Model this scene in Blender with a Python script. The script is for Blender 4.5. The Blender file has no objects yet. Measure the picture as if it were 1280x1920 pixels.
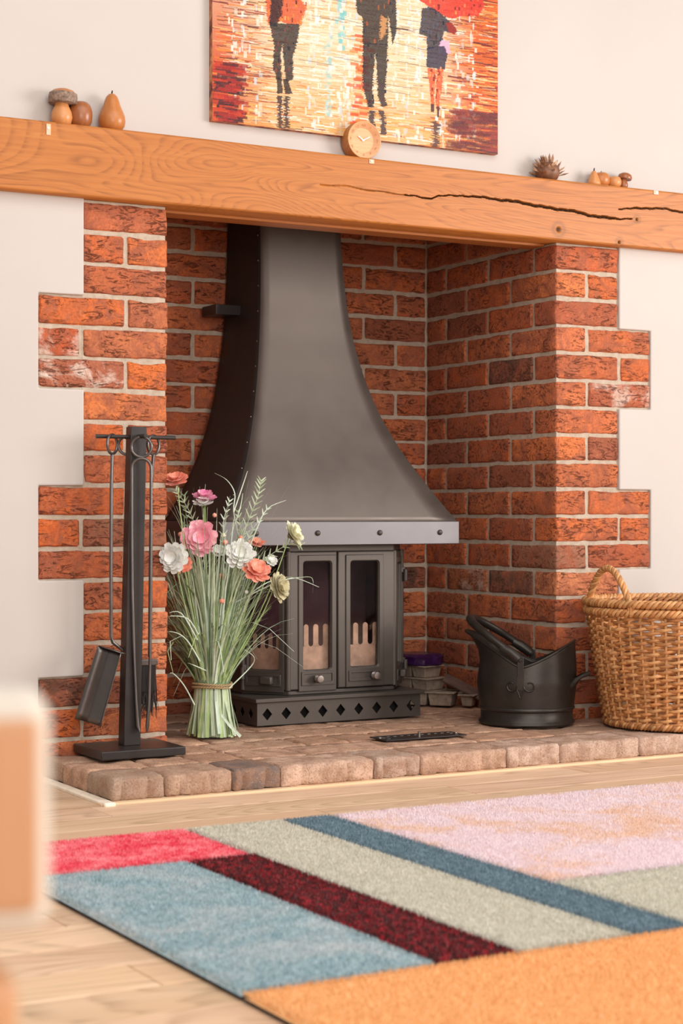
import bpy, bmesh, math, random
import numpy as np
from mathutils import Vector, Matrix, noise

# ------------------------------------------------------------------ camera, light, exposure
SC = bpy.context.scene
COL = SC.collection
CAM = Vector((-1.5554, -3.9849, 0.6217)); YAW = 0.515; FPX = 3357.0
cd = bpy.data.cameras.new('camera'); cam = bpy.data.objects.new('camera', cd); COL.objects.link(cam)
cam.location = CAM; cam.rotation_euler = (math.pi / 2, 0, -YAW)
cd.sensor_fit = 'VERTICAL'; cd.sensor_height = 36.0; cd.sensor_width = 24.0
cd.lens = FPX / 1920 * 36.0
cd.dof.use_dof = True; cd.dof.focus_distance = 4.45; cd.dof.aperture_fstop = 5.6; cd.clip_start = 0.05
SC.camera = cam
W = bpy.data.worlds.new('world'); SC.world = W; W.use_nodes = True
W.node_tree.nodes['Background'].inputs[0].default_value = (1.0, 0.955, 0.90, 1)
W.node_tree.nodes['Background'].inputs[1].default_value = 0.36

def area(name, loc, target, sx, sy, power, col):
    l = bpy.data.lights.new(name, 'AREA'); l.shape = 'RECTANGLE'; l.size = sx; l.size_y = sy
    l.energy = power; l.color = col
    o = bpy.data.objects.new(name, l); COL.objects.link(o); o.location = loc
    o.rotation_euler = (Vector(target) - Vector(loc)).to_track_quat('-Z', 'Y').to_euler()
    return o
area('window_light', (4.3, -3.6, 1.55), (0.9, 0.2, 0.8), 2.4, 1.8, 206, (1.0, 0.955, 0.91))
area('rear_fill', (-1.2, -6.2, 1.6), (0.7, 0.0, 0.8), 3.0, 2.0, 116, (1.0, 0.96, 0.92))  # added soft fill from behind the camera, not an actual door
area('ceiling_bounce_fill', (0.1, -2.3, 2.6), (0.1, -2.0, 0), 3.2, 2.6, 70, (1.0, 0.955, 0.92))  # added overhead fill for floor and hearth, standing in for ceiling bounce
SC.view_settings.view_transform = 'Standard'; SC.view_settings.look = 'None'
SC.view_settings.gamma = 1.0; SC.view_settings.exposure = -0.02; SC.view_settings.use_curve_mapping = False

# ------------------------------------------------------------------ helpers
R_ = Vector((math.cos(YAW), -math.sin(YAW), 0)); F_ = Vector((math.sin(YAW), math.cos(YAW), 0)); U_ = Vector((0, 0, 1))
def ray(px, py): return F_ + R_ * ((px - 640) / FPX) - U_ * ((py - 960) / FPX)
def at(px, py, y):
    r = ray(px, py); return CAM + r * ((y - CAM.y) / r.y)
def atd(px, py, d): return CAM + ray(px, py) * d
rnd = random.Random(7)

def put(me, name, mat, parent=None, smooth=None):
    o = bpy.data.objects.new(name, me); COL.objects.link(o)
    if mat is not None and not me.materials:
        for m in (mat if isinstance(mat, (list, tuple)) else [mat]): me.materials.append(m)
    if parent is not None: o.parent = parent
    if smooth is not None:
        me.shade_smooth(); me.set_sharp_from_angle(angle=math.radians(smooth))
    return o

class MB:
    def __init__(s): s.v = []; s.f = []; s.m = []
    def add(s, vs, fs, mi=0):
        n = len(s.v); s.v += [tuple(v) for v in vs]; s.f += [tuple(i + n for i in f) for f in fs]; s.m += [mi] * len(fs)
    def box(s, lo, hi, mi=0, M=None):
        x0, y0, z0 = lo; x1, y1, z1 = hi
        vs = [Vector(p) for p in ((x0,y0,z0),(x1,y0,z0),(x1,y1,z0),(x0,y1,z0),(x0,y0,z1),(x1,y0,z1),(x1,y1,z1),(x0,y1,z1))]
        if M is not None: vs = [M @ v for v in vs]
        s.add(vs, [(0,3,2,1),(4,5,6,7),(0,1,5,4),(1,2,6,5),(2,3,7,6),(3,0,4,7)], mi)
    def tube(s, pts, r, n=8, mi=0, cap=True, flat=1.0):
        pts = [Vector(p) for p in pts]; k = len(pts)
        rs = r if isinstance(r, (list, tuple)) else [r] * k
        vs = []; nrm = None
        for i, p in enumerate(pts):
            t = (pts[min(i + 1, k - 1)] - pts[max(i - 1, 0)]).normalized()
            if nrm is None:
                a = Vector((0, 0, 1)) if abs(t.z) < .9 else Vector((1, 0, 0))
                nrm = t.cross(a).normalized()
            nrm = (nrm - t * nrm.dot(t)).normalized(); b = t.cross(nrm)
            for j in range(n):
                an = 2 * math.pi * j / n
                vs.append(p + (nrm * math.cos(an) + b * math.sin(an) * flat) * rs[i])
        fs = [(i*n+j, i*n+(j+1) % n, (i+1)*n+(j+1) % n, (i+1)*n+j) for i in range(k-1) for j in range(n)]
        if cap:
            fs.append(tuple(range(n))[::-1]); fs.append(tuple((k-1)*n+j for j in range(n)))
        s.add(vs, fs, mi)
    def lathe(s, prof, c=(0,0,0), n=32, mi=0, M=None, wob=None, cap=True):
        vs = []; c = Vector(c)
        for i, (r, z) in enumerate(prof):
            for j in range(n):
                a = 2*math.pi*j/n; rr = r * (wob(a, z) if wob else 1)
                p = Vector((rr*math.cos(a), rr*math.sin(a), z))
                vs.append(c + (M @ p if M is not None else p))
        k = len(prof)
        fs = [(i*n+j, i*n+(j+1) % n, (i+1)*n+(j+1) % n, (i+1)*n+j) for i in range(k-1) for j in range(n)]
        if cap and prof[0][0] > 1e-6: fs.append(tuple(range(n))[::-1])
        if cap and prof[-1][0] > 1e-6: fs.append(tuple((k-1)*n+j for j in range(n)))
        s.add(vs, fs, mi)
    def prism(s, poly, y0, y1, mi=0, M=None):          # polygon in xz, extruded along y
        n = len(poly)
        vs = [Vector((x, y0, z)) for x, z in poly] + [Vector((x, y1, z)) for x, z in poly]
        if M is not None: vs = [M @ v for v in vs]
        s.add(vs, [tuple(range(n)), tuple(range(n, 2*n))[::-1]] + [(i, i+n, (i+1) % n+n, (i+1) % n) for i in range(n)], mi)
    def mesh(s, name):
        me = bpy.data.meshes.new(name); me.from_pydata(s.v, [], s.f)
        me.polygons.foreach_set('material_index', s.m); me.validate(); me.update()
        bm = bmesh.new(); bm.from_mesh(me); bmesh.ops.recalc_face_normals(bm, faces=bm.faces); bm.to_mesh(me); bm.free()
        return me
    def build(s, name, mat, parent=None, smooth=None, bevel=None, seg=2):
        o = put(s.mesh(name), name, mat, parent, smooth)
        if bevel:
            m = o.modifiers.new('bevel', 'BEVEL'); m.width = bevel; m.segments = seg; m.limit_method = 'ANGLE'; m.angle_limit = math.radians(35)
            m.harden_normals = False
            if smooth is None: o.data.shade_smooth(); o.data.set_sharp_from_angle(angle=math.radians(50))
        return o

def empty(name, loc=(0, 0, 0), rz=0):
    o = bpy.data.objects.new(name, None); COL.objects.link(o); o.location = loc; o.rotation_euler = (0, 0, rz)
    o.empty_display_size = .05
    return o
def tag(o, label=None, cat=None, group=None, kind=None):
    if label: o['label'] = label
    if cat: o['category'] = cat
    if group: o['group'] = group
    if kind: o['kind'] = kind
    return o
def thing(name, label, cat, loc=(0, 0, 0), rz=0, group=None): return tag(empty(name, loc, rz), label, cat, group)

# ------------------------------------------------------------------ materials
class NT:
    def __init__(s, name):
        s.m = bpy.data.materials.new(name); s.m.use_nodes = True; s.t = s.m.node_tree
        s.b = s.t.nodes['Principled BSDF']; s.o = s.t.nodes['Material Output']
    def n(s, typ, **kw):
        x = s.t.nodes.new(typ)
        for k, v in kw.items():
            if hasattr(x, k) and k not in ('Scale',): setattr(x, k, v)
        return x
    def l(s, a, b): s.t.links.new(a, b)
    def coord(s, kind='Object', scale=(1, 1, 1), rot=(0, 0, 0), rand=0):
        c = s.n('ShaderNodeTexCoord'); mp = s.n('ShaderNodeMapping')
        mp.inputs['Scale'].default_value = scale; mp.inputs['Rotation'].default_value = rot
        s.l(c.outputs[kind], mp.inputs['Vector'])
        if rand:
            oi = s.n('ShaderNodeObjectInfo'); mu = s.n('ShaderNodeMath', operation='MULTIPLY'); mu.inputs[1].default_value = rand
            s.l(oi.outputs['Random'], mu.inputs[0]); s.l(mu.outputs[0], mp.inputs['Location'])
        return mp.outputs[0]
    def noise(s, v, scale, detail=4, rough=.55, dist=0):
        x = s.n('ShaderNodeTexNoise'); x.inputs['Scale'].default_value = scale; x.inputs['Detail'].default_value = detail
        x.inputs['Roughness'].default_value = rough; x.inputs['Distortion'].default_value = dist
        s.l(v, x.inputs['Vector']); return x.outputs['Fac']
    def ramp(s, fac, stops):
        x = s.n('ShaderNodeValToRGB'); e = x.color_ramp.elements
        while len(e) < len(stops): e.new(.5)
        for el, (p, c) in zip(e, stops):
            el.position = p; el.color = (*c, 1) if len(c) == 3 else c
        s.l(fac, x.inputs[0]); return x.outputs[0]
    def mix(s, fac, a, b, mode='MIX'):
        x = s.n('ShaderNodeMix', data_type='RGBA', blend_type=mode)
        for i, v in ((0, fac), (6, a), (7, b)):
            if hasattr(v, 'links'): s.l(v, x.inputs[i])
            else: x.inputs[i].default_value = v if i == 0 else (*v, 1)
        return x.outputs[2]
    def bump(s, h, strength=.3, dist=.002):
        x = s.n('ShaderNodeBump'); x.inputs['Strength'].default_value = strength; x.inputs['Distance'].default_value = dist
        s.l(h, x.inputs['Height']); s.l(x.outputs[0], s.b.inputs['Normal'])
    def col(s, c):
        if hasattr(c, 'links'): s.l(c, s.b.inputs['Base Color'])
        else: s.b.inputs['Base Color'].default_value = (*c, 1)
    def rough(s, r):
        if hasattr(r, 'links'): s.l(r, s.b.inputs['Roughness'])
        else: s.b.inputs['Roughness'].default_value = r
    def set(s, **kw):
        for k, v in kw.items(): s.b.inputs[k.replace('_', ' ')].default_value = v

def simple(name, c, rough=.5, metal=0, var=.12, scale=30, bump=0, dist=.001, bs=200):
    t = NT(name); v = t.coord()
    n = t.noise(v, scale); t.col(t.ramp(n, [(.3, tuple(x*(1-var) for x in c)), (.7, tuple(min(1, x*(1+var)) for x in c))]))
    t.rough(rough); t.set(Metallic=metal)
    if bump: t.bump(t.noise(v, bs, 3), bump, dist)
    return t.m

def mat_brick():
    t = NT('brick_clay'); v = t.coord(rand=37)
    oi = t.n('ShaderNodeObjectInfo')
    big = t.noise(v, 14, 4, .6, 1.2); fine = t.noise(v, 160, 3, .6); mid = t.noise(v, 45, 5, .7, 1.5)
    c = t.mix(t.ramp(big, [(.40, (0,0,0)), (.60, (.9,.9,.9))]), oi.outputs['Color'], (.36, .115, .065))
    c = t.mix(t.ramp(mid, [(.55, (0,0,0)), (.75, (.55,.55,.55))]), c, (.74, .27, .12))
    c = t.mix(t.ramp(fine, [(.3, (.6,.6,.6)), (.6, (0,0,0))]), c, (.26, .075, .04))
    w = t.noise(t.coord(rand=91, scale=(1, 1, 1.6)), 11, 6, .75, 2.5)
    c = t.mix(t.ramp(w, [(.70, (0,0,0)), (.76, (.6,.6,.6))]), c, (.75, .55, .42))
    lw = t.noise(t.coord(rand=29, scale=(1, 1, 1.2)), 11, 6, .68, .4); lm = t.ramp(lw, [(.50, (0,0,0)), (.62, (.8,.8,.8))])
    c = t.mix(t.mix(oi.outputs['Alpha'], lm, (0,0,0)), c, (.78, .66, .56))
    cn = t.noise(t.coord(rand=53, rot=(0, .45, 0), scale=(.55, 1, 1.7)), 34, 7, .78, 2.2)
    crr = t.ramp(cn, [(.38, (0,0,0)), (.46, (1,1,1))])
    msk = t.ramp(t.noise(t.coord(rand=17), 12, 2), [(.40, (.95,.95,.95)), (.58, (.12,.12,.12))])
    cm = t.mix(msk, crr, (1,1,1))
    c = t.mix(cm, (.25, .075, .04), c)
    t.col(c); t.rough(.9); t.set(**{'Specular IOR Level': .2})
    h = t.mix(.5, cm, t.mix(.5, mid, fine)); t.bump(h, 1.0, .007)
    return t.m
def mat_mortar():
    t = NT('mortar'); v = t.coord(); n = t.noise(v, 60, 5, .7); f = t.noise(v, 500, 2)
    t.col(t.ramp(n, [(.3, (.40,.32,.245)), (.7, (.58,.48,.385))])); t.rough(.95); t.bump(t.mix(.5, n, f), .8, .003); t.set(**{'Specular IOR Level': .15}); return t.m
def mat_plaster():
    t = NT('plaster_paint'); v = t.coord(); n = t.noise(v, 3, 4); f = t.noise(v, 60, 4)
    t.col(t.ramp(n, [(.3, (.545,.495,.462)), (.7, (.565,.52,.49))])); t.rough(.75); t.bump(f, .12, .002); t.set(**{'Specular IOR Level': .25}); return t.m
def mat_wood(name, light, dark, ring=2.2, along=0, rough=.45, crack=False, fine=1.0, rand=0, seed=0, objcol=False, spec=.35, cath=0):
    """long grain along axis ALONG (0 x, 1 y, 2 z)"""
    t = NT(name); sc = [1, 1, 1]; sc[along] = .12
    v = t.coord(scale=tuple(sc), rand=rand)
    d = t.noise(v, 9 * fine, 3, .5, 1.0)
    w = t.n('ShaderNodeTexWave', wave_type='BANDS', bands_direction='Z' if along != 2 else 'X'); w.inputs['Scale'].default_value = 26*fine/ring
    w.inputs['Distortion'].default_value = 9; w.inputs['Detail'].default_value = 3; w.inputs['Detail Scale'].default_value = 1.4; w.inputs['Detail Roughness'].default_value = .55
    t.l(v, w.inputs['Vector'])
    s2 = [1, 1, 1]; s2[along] = .04
    fn = t.noise(t.coord(scale=tuple(s2), rand=rand), 420*fine, 3, .6)
    c = t.mix(t.ramp(w.outputs['Fac'], [(.25, (0,0,0)), (.95, (.55,.55,.55))]), light, dark)
    c = t.mix(t.ramp(d, [(.35, (.5,.5,.5)), (.65, (0,0,0))]), c, dark)
    c = t.mix(t.ramp(fn, [(.3, (.6,.6,.6)), (.55, (0,0,0))]), c, dark)
    if cath:
        sc3 = [1, 1, 1]; sc3[along] = .16
        cn = t.noise(t.coord(scale=tuple(sc3), rand=rand), cath, 2, .5, .6)
        m1 = t.n('ShaderNodeMath', operation='MULTIPLY'); m1.inputs[1].default_value = 44; t.l(cn, m1.inputs[0])
        m2 = t.n('ShaderNodeMath', operation='FRACT'); t.l(m1.outputs[0], m2.inputs[0])
        brk = t.noise(t.coord(scale=tuple(s2), rand=rand), 150*fine, 4, .7)
        ln = t.ramp(m2.outputs[0], [(.0, (0,0,0)), (.50, (.15,.15,.15)), (.86, (1,1,1)), (1, (0,0,0))])
        c = t.mix(t.mix(t.ramp(brk, [(.35, (0,0,0)), (.6, (1,1,1))]), (0,0,0), ln), c, tuple(x*.72 for x in dark))
    if objcol:
        oi = t.n('ShaderNodeObjectInfo'); c = t.mix(1.0, c, oi.outputs['Color'], 'MULTIPLY')
    if crack:
        a = t.n('ShaderNodeAttribute'); a.attribute_name = 'crack'
        c = t.mix(a.outputs['Fac'], c, (.055, .022, .008))
    t.col(c); t.rough(rough); t.bump(t.mix(.5, fn, w.outputs['Fac']), .15, .001); t.set(**{'Specular IOR Level': spec}); return t.m
def mat_paver():
    t = NT('tumbled_paver'); v = t.coord(rand=61); oi = t.n('ShaderNodeObjectInfo')
    n = t.noise(v, 22, 5, .65); f = t.noise(v, 240, 4, .7); p = t.noise(v, 90, 2)
    c = t.mix(t.ramp(n, [(.38, (.8,.8,.8)), (.62, (0,0,0))]), oi.outputs['Color'], (.34, .19, .125))
    c = t.mix(t.ramp(f, [(.32, (.7,.7,.7)), (.5, (0,0,0))]), c, (.18, .105, .07))
    c = t.mix(t.ramp(f, [(.6, (0,0,0)), (.75, (.6,.6,.6))]), c, (.80, .63, .50))
    t.col(c); t.rough(.85); t.bump(t.mix(.5, f, t.ramp(p, [(.25, (0,0,0)), (.4, (1,1,1))])), .9, .003); t.set(**{'Specular IOR Level': .25}); return t.m
def mat_pile(name, stops, scale=130, patch=7, psh=None, pc=None):
    t = NT(name); v = t.coord()
    n = t.noise(v, scale, 3, .7); c = t.ramp(n, stops)
    if pc:
        g = t.noise(v, patch, 4, .7, .5); fn = t.noise(v, scale*1.3, 2)
        c = t.mix(t.ramp(t.mix(.35, g, fn), psh), c, pc)
    t.col(c); t.rough(.95); t.set(**{'Specular IOR Level': .1, 'Sheen Weight': .15}); return t.m
def mat_metal(name, c, rough, metal, sc=900, b=.2, var=.15, spec=.5):
    t = NT(name); v = t.coord(); n = t.noise(v, sc, 2, .6); g = t.noise(v, 12, 4, .6)
    cc = t.ramp(g, [(.3, tuple(x*(1-var) for x in c)), (.7, tuple(x*(1+var) for x in c))]); t.col(cc)
    t.rough(t.ramp(g, [(.3, (rough*.9,)*3), (.7, (rough*1.12,)*3)])); t.set(Metallic=metal, **{'Specular IOR Level': spec}); t.bump(n, b, .0006); return t.m

M = {}
M['brick'] = mat_brick(); M['mortar'] = mat_mortar(); M['plaster'] = mat_plaster(); M['paver'] = mat_paver()
M['oak'] = mat_wood('oak_beam', (.53, .195, .046), (.43, .14, .030), ring=1.15, crack=True, fine=.8, cath=5.0)
M['oak_soffit'] = mat_wood('oak_soffit', (.52, .20, .055), (.40, .13, .032), ring=2.0, fine=.8)
M['floor'] = mat_wood('floor_board', (.80, .59, .42), (.68, .455, .29), ring=3.4, rand=23, objcol=True, rough=.5, fine=.55, spec=.3, cath=3.0)
M['trim'] = simple('cream_trim', (.86, .76, .62), .5)
M['beading'] = mat_wood('pale_beading', (.86, .63, .41), (.78, .53, .31), rough=.5)
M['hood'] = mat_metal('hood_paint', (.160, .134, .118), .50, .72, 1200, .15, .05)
M['hood_side'] = mat_metal('hood_side_dark', (.030, .025, .023), .55, .2, 1200, .15, .05)  # darker, less metallic finish on side and back panels and the seam
M['rim'] = mat_metal('rim_steel', (.165, .153, .158), .42, .7, 1200, .1, .05)
M['iron'] = mat_metal('cast_iron', (.100, .083, .072), .46, .5, 800, .35, .1)
M['tool'] = mat_metal('tool_steel', (.15, .135, .13), .30, .85, 700, .2, .15)
M['black'] = mat_metal('black_steel', (.040, .033, .031), .38, .4, 700, .2, .15)
M['scuttle'] = mat_metal('blackened_scuttle', (.044, .036, .030), .36, .5, 500, .5, .35)
M['void'] = simple('dark_void', (.006, .004, .004), .9)
M['chrome'] = simple('steel_knob', (.34, .30, .28), .28, .9)
M['wood_a'] = mat_wood('turned_wood_orange', (.52, .19, .052), (.44, .15, .038), along=2, fine=1.4, rough=.32, spec=.5)
M['wood_b'] = mat_wood('turned_wood_light', (.66, .29, .105), (.57, .23, .075), along=2, fine=1.6, rough=.35, spec=.5)
M['wood_c'] = mat_wood('turned_wood_brown', (.36, .125, .042), (.28, .09, .03), along=2, fine=1.5, rough=.3, spec=.5)
M['bark'] = simple('bark', (.26, .18, .135), .9, 0, .5, 120, .8, .003, 160)
M['clockwood'] = mat_wood('clock_beech', (.76, .43, .24), (.70, .36, .18), fine=2, rough=.5)
M['clockside'] = mat_wood('clock_side', (.50, .21, .065), (.40, .15, .04), fine=2, rough=.5)
M['white'] = simple('white_enamel', (.88, .86, .82), .4)
M['wicker'] = simple('wicker', (.50, .215, .07), .5, 0, .35, 40, .3, .001, 300)
M['wicker_l'] = simple('wicker_pale', (.66, .34, .135), .5, 0, .25, 40, .3, .001, 300)
M['wicker_d'] = simple('wicker_dark', (.34, .135, .042), .55, 0, .3, 40, .3, .001, 300)
M['pulp'] = simple('grey_pulp', (.27, .20, .15), .95, 0, .3, 60, .7, .002, 250)
M['purple'] = simple('purple_wrap', (.035, .008, .055), .18, 0, .4, 40, .4, .004, 40)
M['darkboard'] = simple('dark_board', (.10, .055, .04), .8, 0, .3, 50)
M['twine'] = simple('jute_twine', (.42, .29, .15), .9, 0, .3, 300, .5, .001, 500)
M['tape'] = simple('clear_adhesive', (.80, .50, .33), .25, 0, .1, 90)

# ------------------------------------------------------------------ room shell
T = 1.355; OPW = 1.1605; X0 = 0.215; X1 = X0 + OPW; XR = X1 + .215; DEP = .665; PC = .075
def ztop(n): return T - PC * (n - 1)          # top of brick course n (1 is the first below the beam)

def stepped(mb, side):
    """plaster beside the toothed brickwork"""
    s = 1 if side > 0 else -1
    e = XR if side > 0 else 0.0; q = e + s * .1125; far = 4.2 if side > 0 else -3.4
    g = .0008 * s
    pts = [(far, 1.50), (e + g, 1.50)]
    for a in (4, 10, 16):
        pts += [(e + g, ztop(a) + .004), (q + g, ztop(a) + .004)]
        if a < 16: pts += [(q + g, ztop(a + 2) - .069), (e + g, ztop(a + 2) - .069)]
    pts += [(q + g, 0.0), (far, 0.0)]
    if side < 0: pts = pts[::-1]
    mb.prism(pts, -.0045, .16)
mb = MB(); stepped(mb, -1); stepped(mb, 1)
wf = mb.build('wall_front', M['plaster'], bevel=.004, seg=3); tag(wf, 'cream painted plaster chimney wall beside and above the brick fireplace', kind='structure')
mb = MB(); mb.box((-3.4, .03, 1.49), (4.2, .2, 2.7))
o = mb.build('upper_plaster', M['plaster'], wf, bevel=.004)
# floor with boards
mb = MB(); mb.box((-3.4, -7.0, -.06), (4.2, .9, -.014))
fl = mb.build('floor', M['floor']); tag(fl, 'pale oak board floor', kind='structure')
pm = []
for L in (1.22,):
    mb = MB(); mb.box((0, 0, -.0145), (L - .0015, .1235, 0)); pm.append(mb.mesh('plank'))
pm[0].materials.append(M['floor'])
row = 0; y = -.4445
while y > -4.2:
    y -= .125; x = -2.6 - (.41 * row % 1.22)
    while x < 3.0:
        o = put(pm[0], 'plank', None, fl); o.location = (x, y, 0)
        k = rnd.choice((.90, .95, 1.0, 1.02, 1.04)); o.color = (k, k * rnd.uniform(.95, 1.0), k * rnd.uniform(.9, 1), 1)
        m = o.modifiers.new('bevel', 'BEVEL'); m.width = .0012; m.segments = 1
        x += 1.22
    row += 1
for y, xs in ((-.4445, (-1.35,)), (-.3195, (-1.35,)), (-.1945, (-1.35,)), (-.0695, (-1.35,))):   # boards left of the hearth
    for x in xs:
        o = put(pm[0], 'plank', None, fl); o.location = (x + .005, y, 0); k = rnd.choice((.80, .86)); o.color = (k, k*.97, k*.93, 1)
# trims
mb = MB(); mb.box((-.132, -.458, -.002), (-.106, -.008, .008))
tag(mb.build('trim_1', M['trim'], bevel=.003), 'cream threshold strip along the left end of the hearth', kind='structure')
mb = MB(); mb.box((-.134, -.4445, -.014), (2.9, -.4185, .0045))
tag(mb.build('trim_2', M['beading'], bevel=.0015), 'pale beading strip along the front of the hearth', kind='structure')

# ------------------------------------------------------------------ bricks
def grid_box(lx, ly, lz, nx, ny, nz, r, amp, seed, chip=.002, freq=30):
    def axis(L, n): return [-L/2] + [(-L/2 + r) + (L - 2*r) * i / n for i in range(n + 1)] + [L/2]
    X, Y, Z = axis(lx, nx), axis(ly, ny), axis(lz, nz); idx = {}; vs = []; fs = []
    off = Vector((seed * 7.3, seed * 3.1, seed * 5.7))
    def vid(i, j, k):
        if (i, j, k) in idx: return idx[(i, j, k)]
        p = Vector((X[i], Y[j], Z[k]))
        c = Vector((max(-lx/2+r, min(lx/2-r, p.x)), max(-ly/2+r, min(ly/2-r, p.y)), max(-lz/2+r, min(lz/2-r, p.z))))
        d = p - c
        q = c + (d.normalized() * r if d.length > 1e-9 else d)
        nv = noise.noise_vector(q * freq + off)
        edge = sum(1 for a in (abs(d.x), abs(d.y), abs(d.z)) if a > 1e-6) > 1
        q += Vector(nv) * amp
        if edge: q -= d.normalized() * abs(noise.noise(q * freq * 2.2 + off)) * chip * 2
        vs.append(q); idx[(i, j, k)] = len(vs) - 1; return idx[(i, j, k)]
    nX, nY, nZ = len(X) - 1, len(Y) - 1, len(Z) - 1
    for i in range(nX):
        for j in range(nY):
            fs.append((vid(i,j,0), vid(i,j+1,0), vid(i+1,j+1,0), vid(i+1,j,0))); fs.append((vid(i,j,nZ), vid(i+1,j,nZ), vid(i+1,j+1,nZ), vid(i,j+1,nZ)))
    for i in range(nX):
        for k in range(nZ):
            fs.append((vid(i,0,k), vid(i+1,0,k), vid(i+1,0,k+1), vid(i,0,k+1))); fs.append((vid(i,nY,k), vid(i,nY,k+1), vid(i+1,nY,k+1), vid(i+1,nY,k)))
    for j in range(nY):
        for k in range(nZ):
            fs.append((vid(0,j,k), vid(0,j,k+1), vid(0,j+1,k+1), vid(0,j+1,k))); fs.append((vid(nX,j,k), vid(nX,j+1,k), vid(nX,j+1,k+1), vid(nX,j,k+1)))
    return vs, fs
BC = {}
def brick_mesh(lx, ly, lz=.065):
    key = (round(lx, 3), round(ly, 3), round(lz, 3)); lst = BC.setdefault(key, [])
    if len(lst) < 5:
        sd = len(lst) + 11 * len(BC)
        vs, fs = grid_box(lx, ly, lz, max(2, round(lx/.02)), max(2, round(ly/.02)), 4, .004, .0024, sd, .0022)
        me = bpy.data.meshes.new('brick'); me.from_pydata(vs, [], fs); me.update(); me.materials.append(M['brick'])
        me.shade_smooth(); me.set_sharp_from_angle(angle=math.radians(40)); lst.append(me); return me
    return rnd.choice(lst)
REDS = [(.59,.155,.055), (.54,.13,.045), (.61,.175,.065), (.49,.12,.045), (.57,.185,.08), (.45,.115,.05), (.62,.155,.05)]
DARK = (.10, .062, .048); BROWN = (.30, .10, .055); SOOT = (.16, .07, .045)
def brick(par, lo, hi, c=None):
    l = [hi[i] - lo[i] for i in range(3)]
    o = put(brick_mesh(*l), 'brick', None, par)
    o.location = [(lo[i] + hi[i]) / 2 + (rnd.uniform(-.0012, .0012)) for i in range(3)]
    o.rotation_euler = (0, rnd.uniform(-.006, .006), rnd.uniform(-.004, .004))
    if c is None:
        c = rnd.choice(REDS)
        if rnd.random() < .07: c = BROWN
    o.color = c if len(c) == 4 else (*c, 1); return o
def core(name, boxes, label):
    mb = MB()
    for lo, hi in boxes: mb.box(lo, hi)
    o = mb.build(name, M['mortar']); tag(o, label, kind='structure'); return o
MR = .004
def quoin_rows(sgn, e0):
    out = []
    for a, b in ((4, 6), (10, 12), (16, 18)):
        z1 = ztop(a) + .006; z0 = ztop(b) - .071 if b < 18 else 0
        x0, x1 = sorted((e0 + sgn * .200, e0 + sgn * (.3275 + .003)))
        out.append(((x0, MR + .0005, z0), (x1, .15, z1)))
    return out
wl = core('wall_left', [((-.003, MR, 0), (X0 - MR, .9, T + .006)), ((.003, .13, T + .006), (X0 - MR, .9, 1.95))] + quoin_rows(-1, X0), 'left brick pier of the fireplace opening with toothed edge against plaster')
wr = core('wall_right', [((X1 + MR, MR, 0), (XR + .003, .9, T + .006)), ((X1 + MR, .13, T + .006), (XR - .003, .9, 1.95))] + quoin_rows(1, X1), 'right brick pier and inner side wall of the fireplace recess')
wb = core('wall_back', [((.1, DEP + MR, 0), (1.5, .9, 1.95))], 'brick back wall inside the fireplace recess')
mb = MB(); mb.box((.1, .13, 1.93), (1.5, .9, 2.0)); tag(mb.build('ceiling', M['mortar']), 'mortar coloured roof of the fireplace recess', kind='structure')  # closes the recess top in the same mortar as its walls
def pier(par, e0, s, over):
    """e0 opening edge, s direction outward; u runs outward on the front, v into the recess"""
    def bx(u0, u1, v0, v1, n, c=None, zc=0):
        xa, xb = sorted((e0 + s * u0, e0 + s * u1)); z1 = ztop(n); z0 = z1 - .065
        brick(par, (xa, v0, z0), (xb, v1, z1), over.get(c) if isinstance(c, str) else c)
    for n in range(-4, 19):
        odd = n % 2 == 1; quoin = n in (4, 5, 6, 10, 11, 12, 16, 17, 18)
        if n < 1:
            vs = [(.135, .3275), (.3375, .5525), (.5625, DEP)] if odd else [(.135, .215), (.225, .44), (.45, DEP)]
            for v0, v1 in vs: bx(0, .1025, v0, v1, n)
            continue
        if odd:
            bx(0, .215, 0, .1025, n, '%d a' % n)
            if quoin: bx(.225, .3275, 0, .1025, n, '%d b' % n)
            vs = [(.1125, .3275), (.3375, .5525), (.5625, DEP)]
        else:
            bx(0, .1025, 0, .215, n, '%d a' % n)
            bx(.1125, .3275 if quoin else .215, 0, .1025, n, '%d b' % n)
            vs = [(.225, .44), (.45, DEP)]
        for k, (v0, v1) in enumerate(vs): bx(0, .1025, v0, v1, n, '%d s%d' % (n, k))
pier(wl, X0, -1, {'1 a': (.56,.16,.07), '2 a': (.70,.19,.06), '2 b': (.62,.15,.05), '3 a': (.50,.14,.06), '4 b': (.66,.16,.045), '5 b': (.56,.11,.04,.2), '6 a': (.72,.18,.045),
    '6 b': (.42,.14,.08,0), '7 a': (.70,.21,.07), '8 b': (.66,.15,.04), '9 a': (.62,.17,.07), '10 b': (.60,.14,.045), '11 a': (.27,.125,.075), '11 b': (.64,.14,.035),
    '12 b': (.52,.13,.05), '13 a': (.66,.16,.05), '14 a': (.68,.22,.10), '15 a': (.66,.21,.09), '16 b': (.13,.065,.045), '17 b': (.68,.15,.03)})
pier(wr, X1, 1, {'1 a': (.60,.15,.06), '2 a': (.74,.23,.08), '3 a': (.44,.12,.06), '4 a': (.70,.21,.09), '5 a': (.56,.15,.06), '5 b': (.66,.16,.05), '6 a': (.72,.21,.08),
    '6 b': (.44,.12,.06,.4), '7 a': (.68,.19,.075), '8 a': (.74,.21,.07), '11 a': (.72,.19,.06), '12 a': (.34,.16,.10), '13 a': (.66,.24,.11),
    '5 s0': DARK, '3 s1': BROWN, '13 s0': (.15,.085,.06), '4 s2': SOOT, '13 s1': (.50,.17,.07,.3)})
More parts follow.
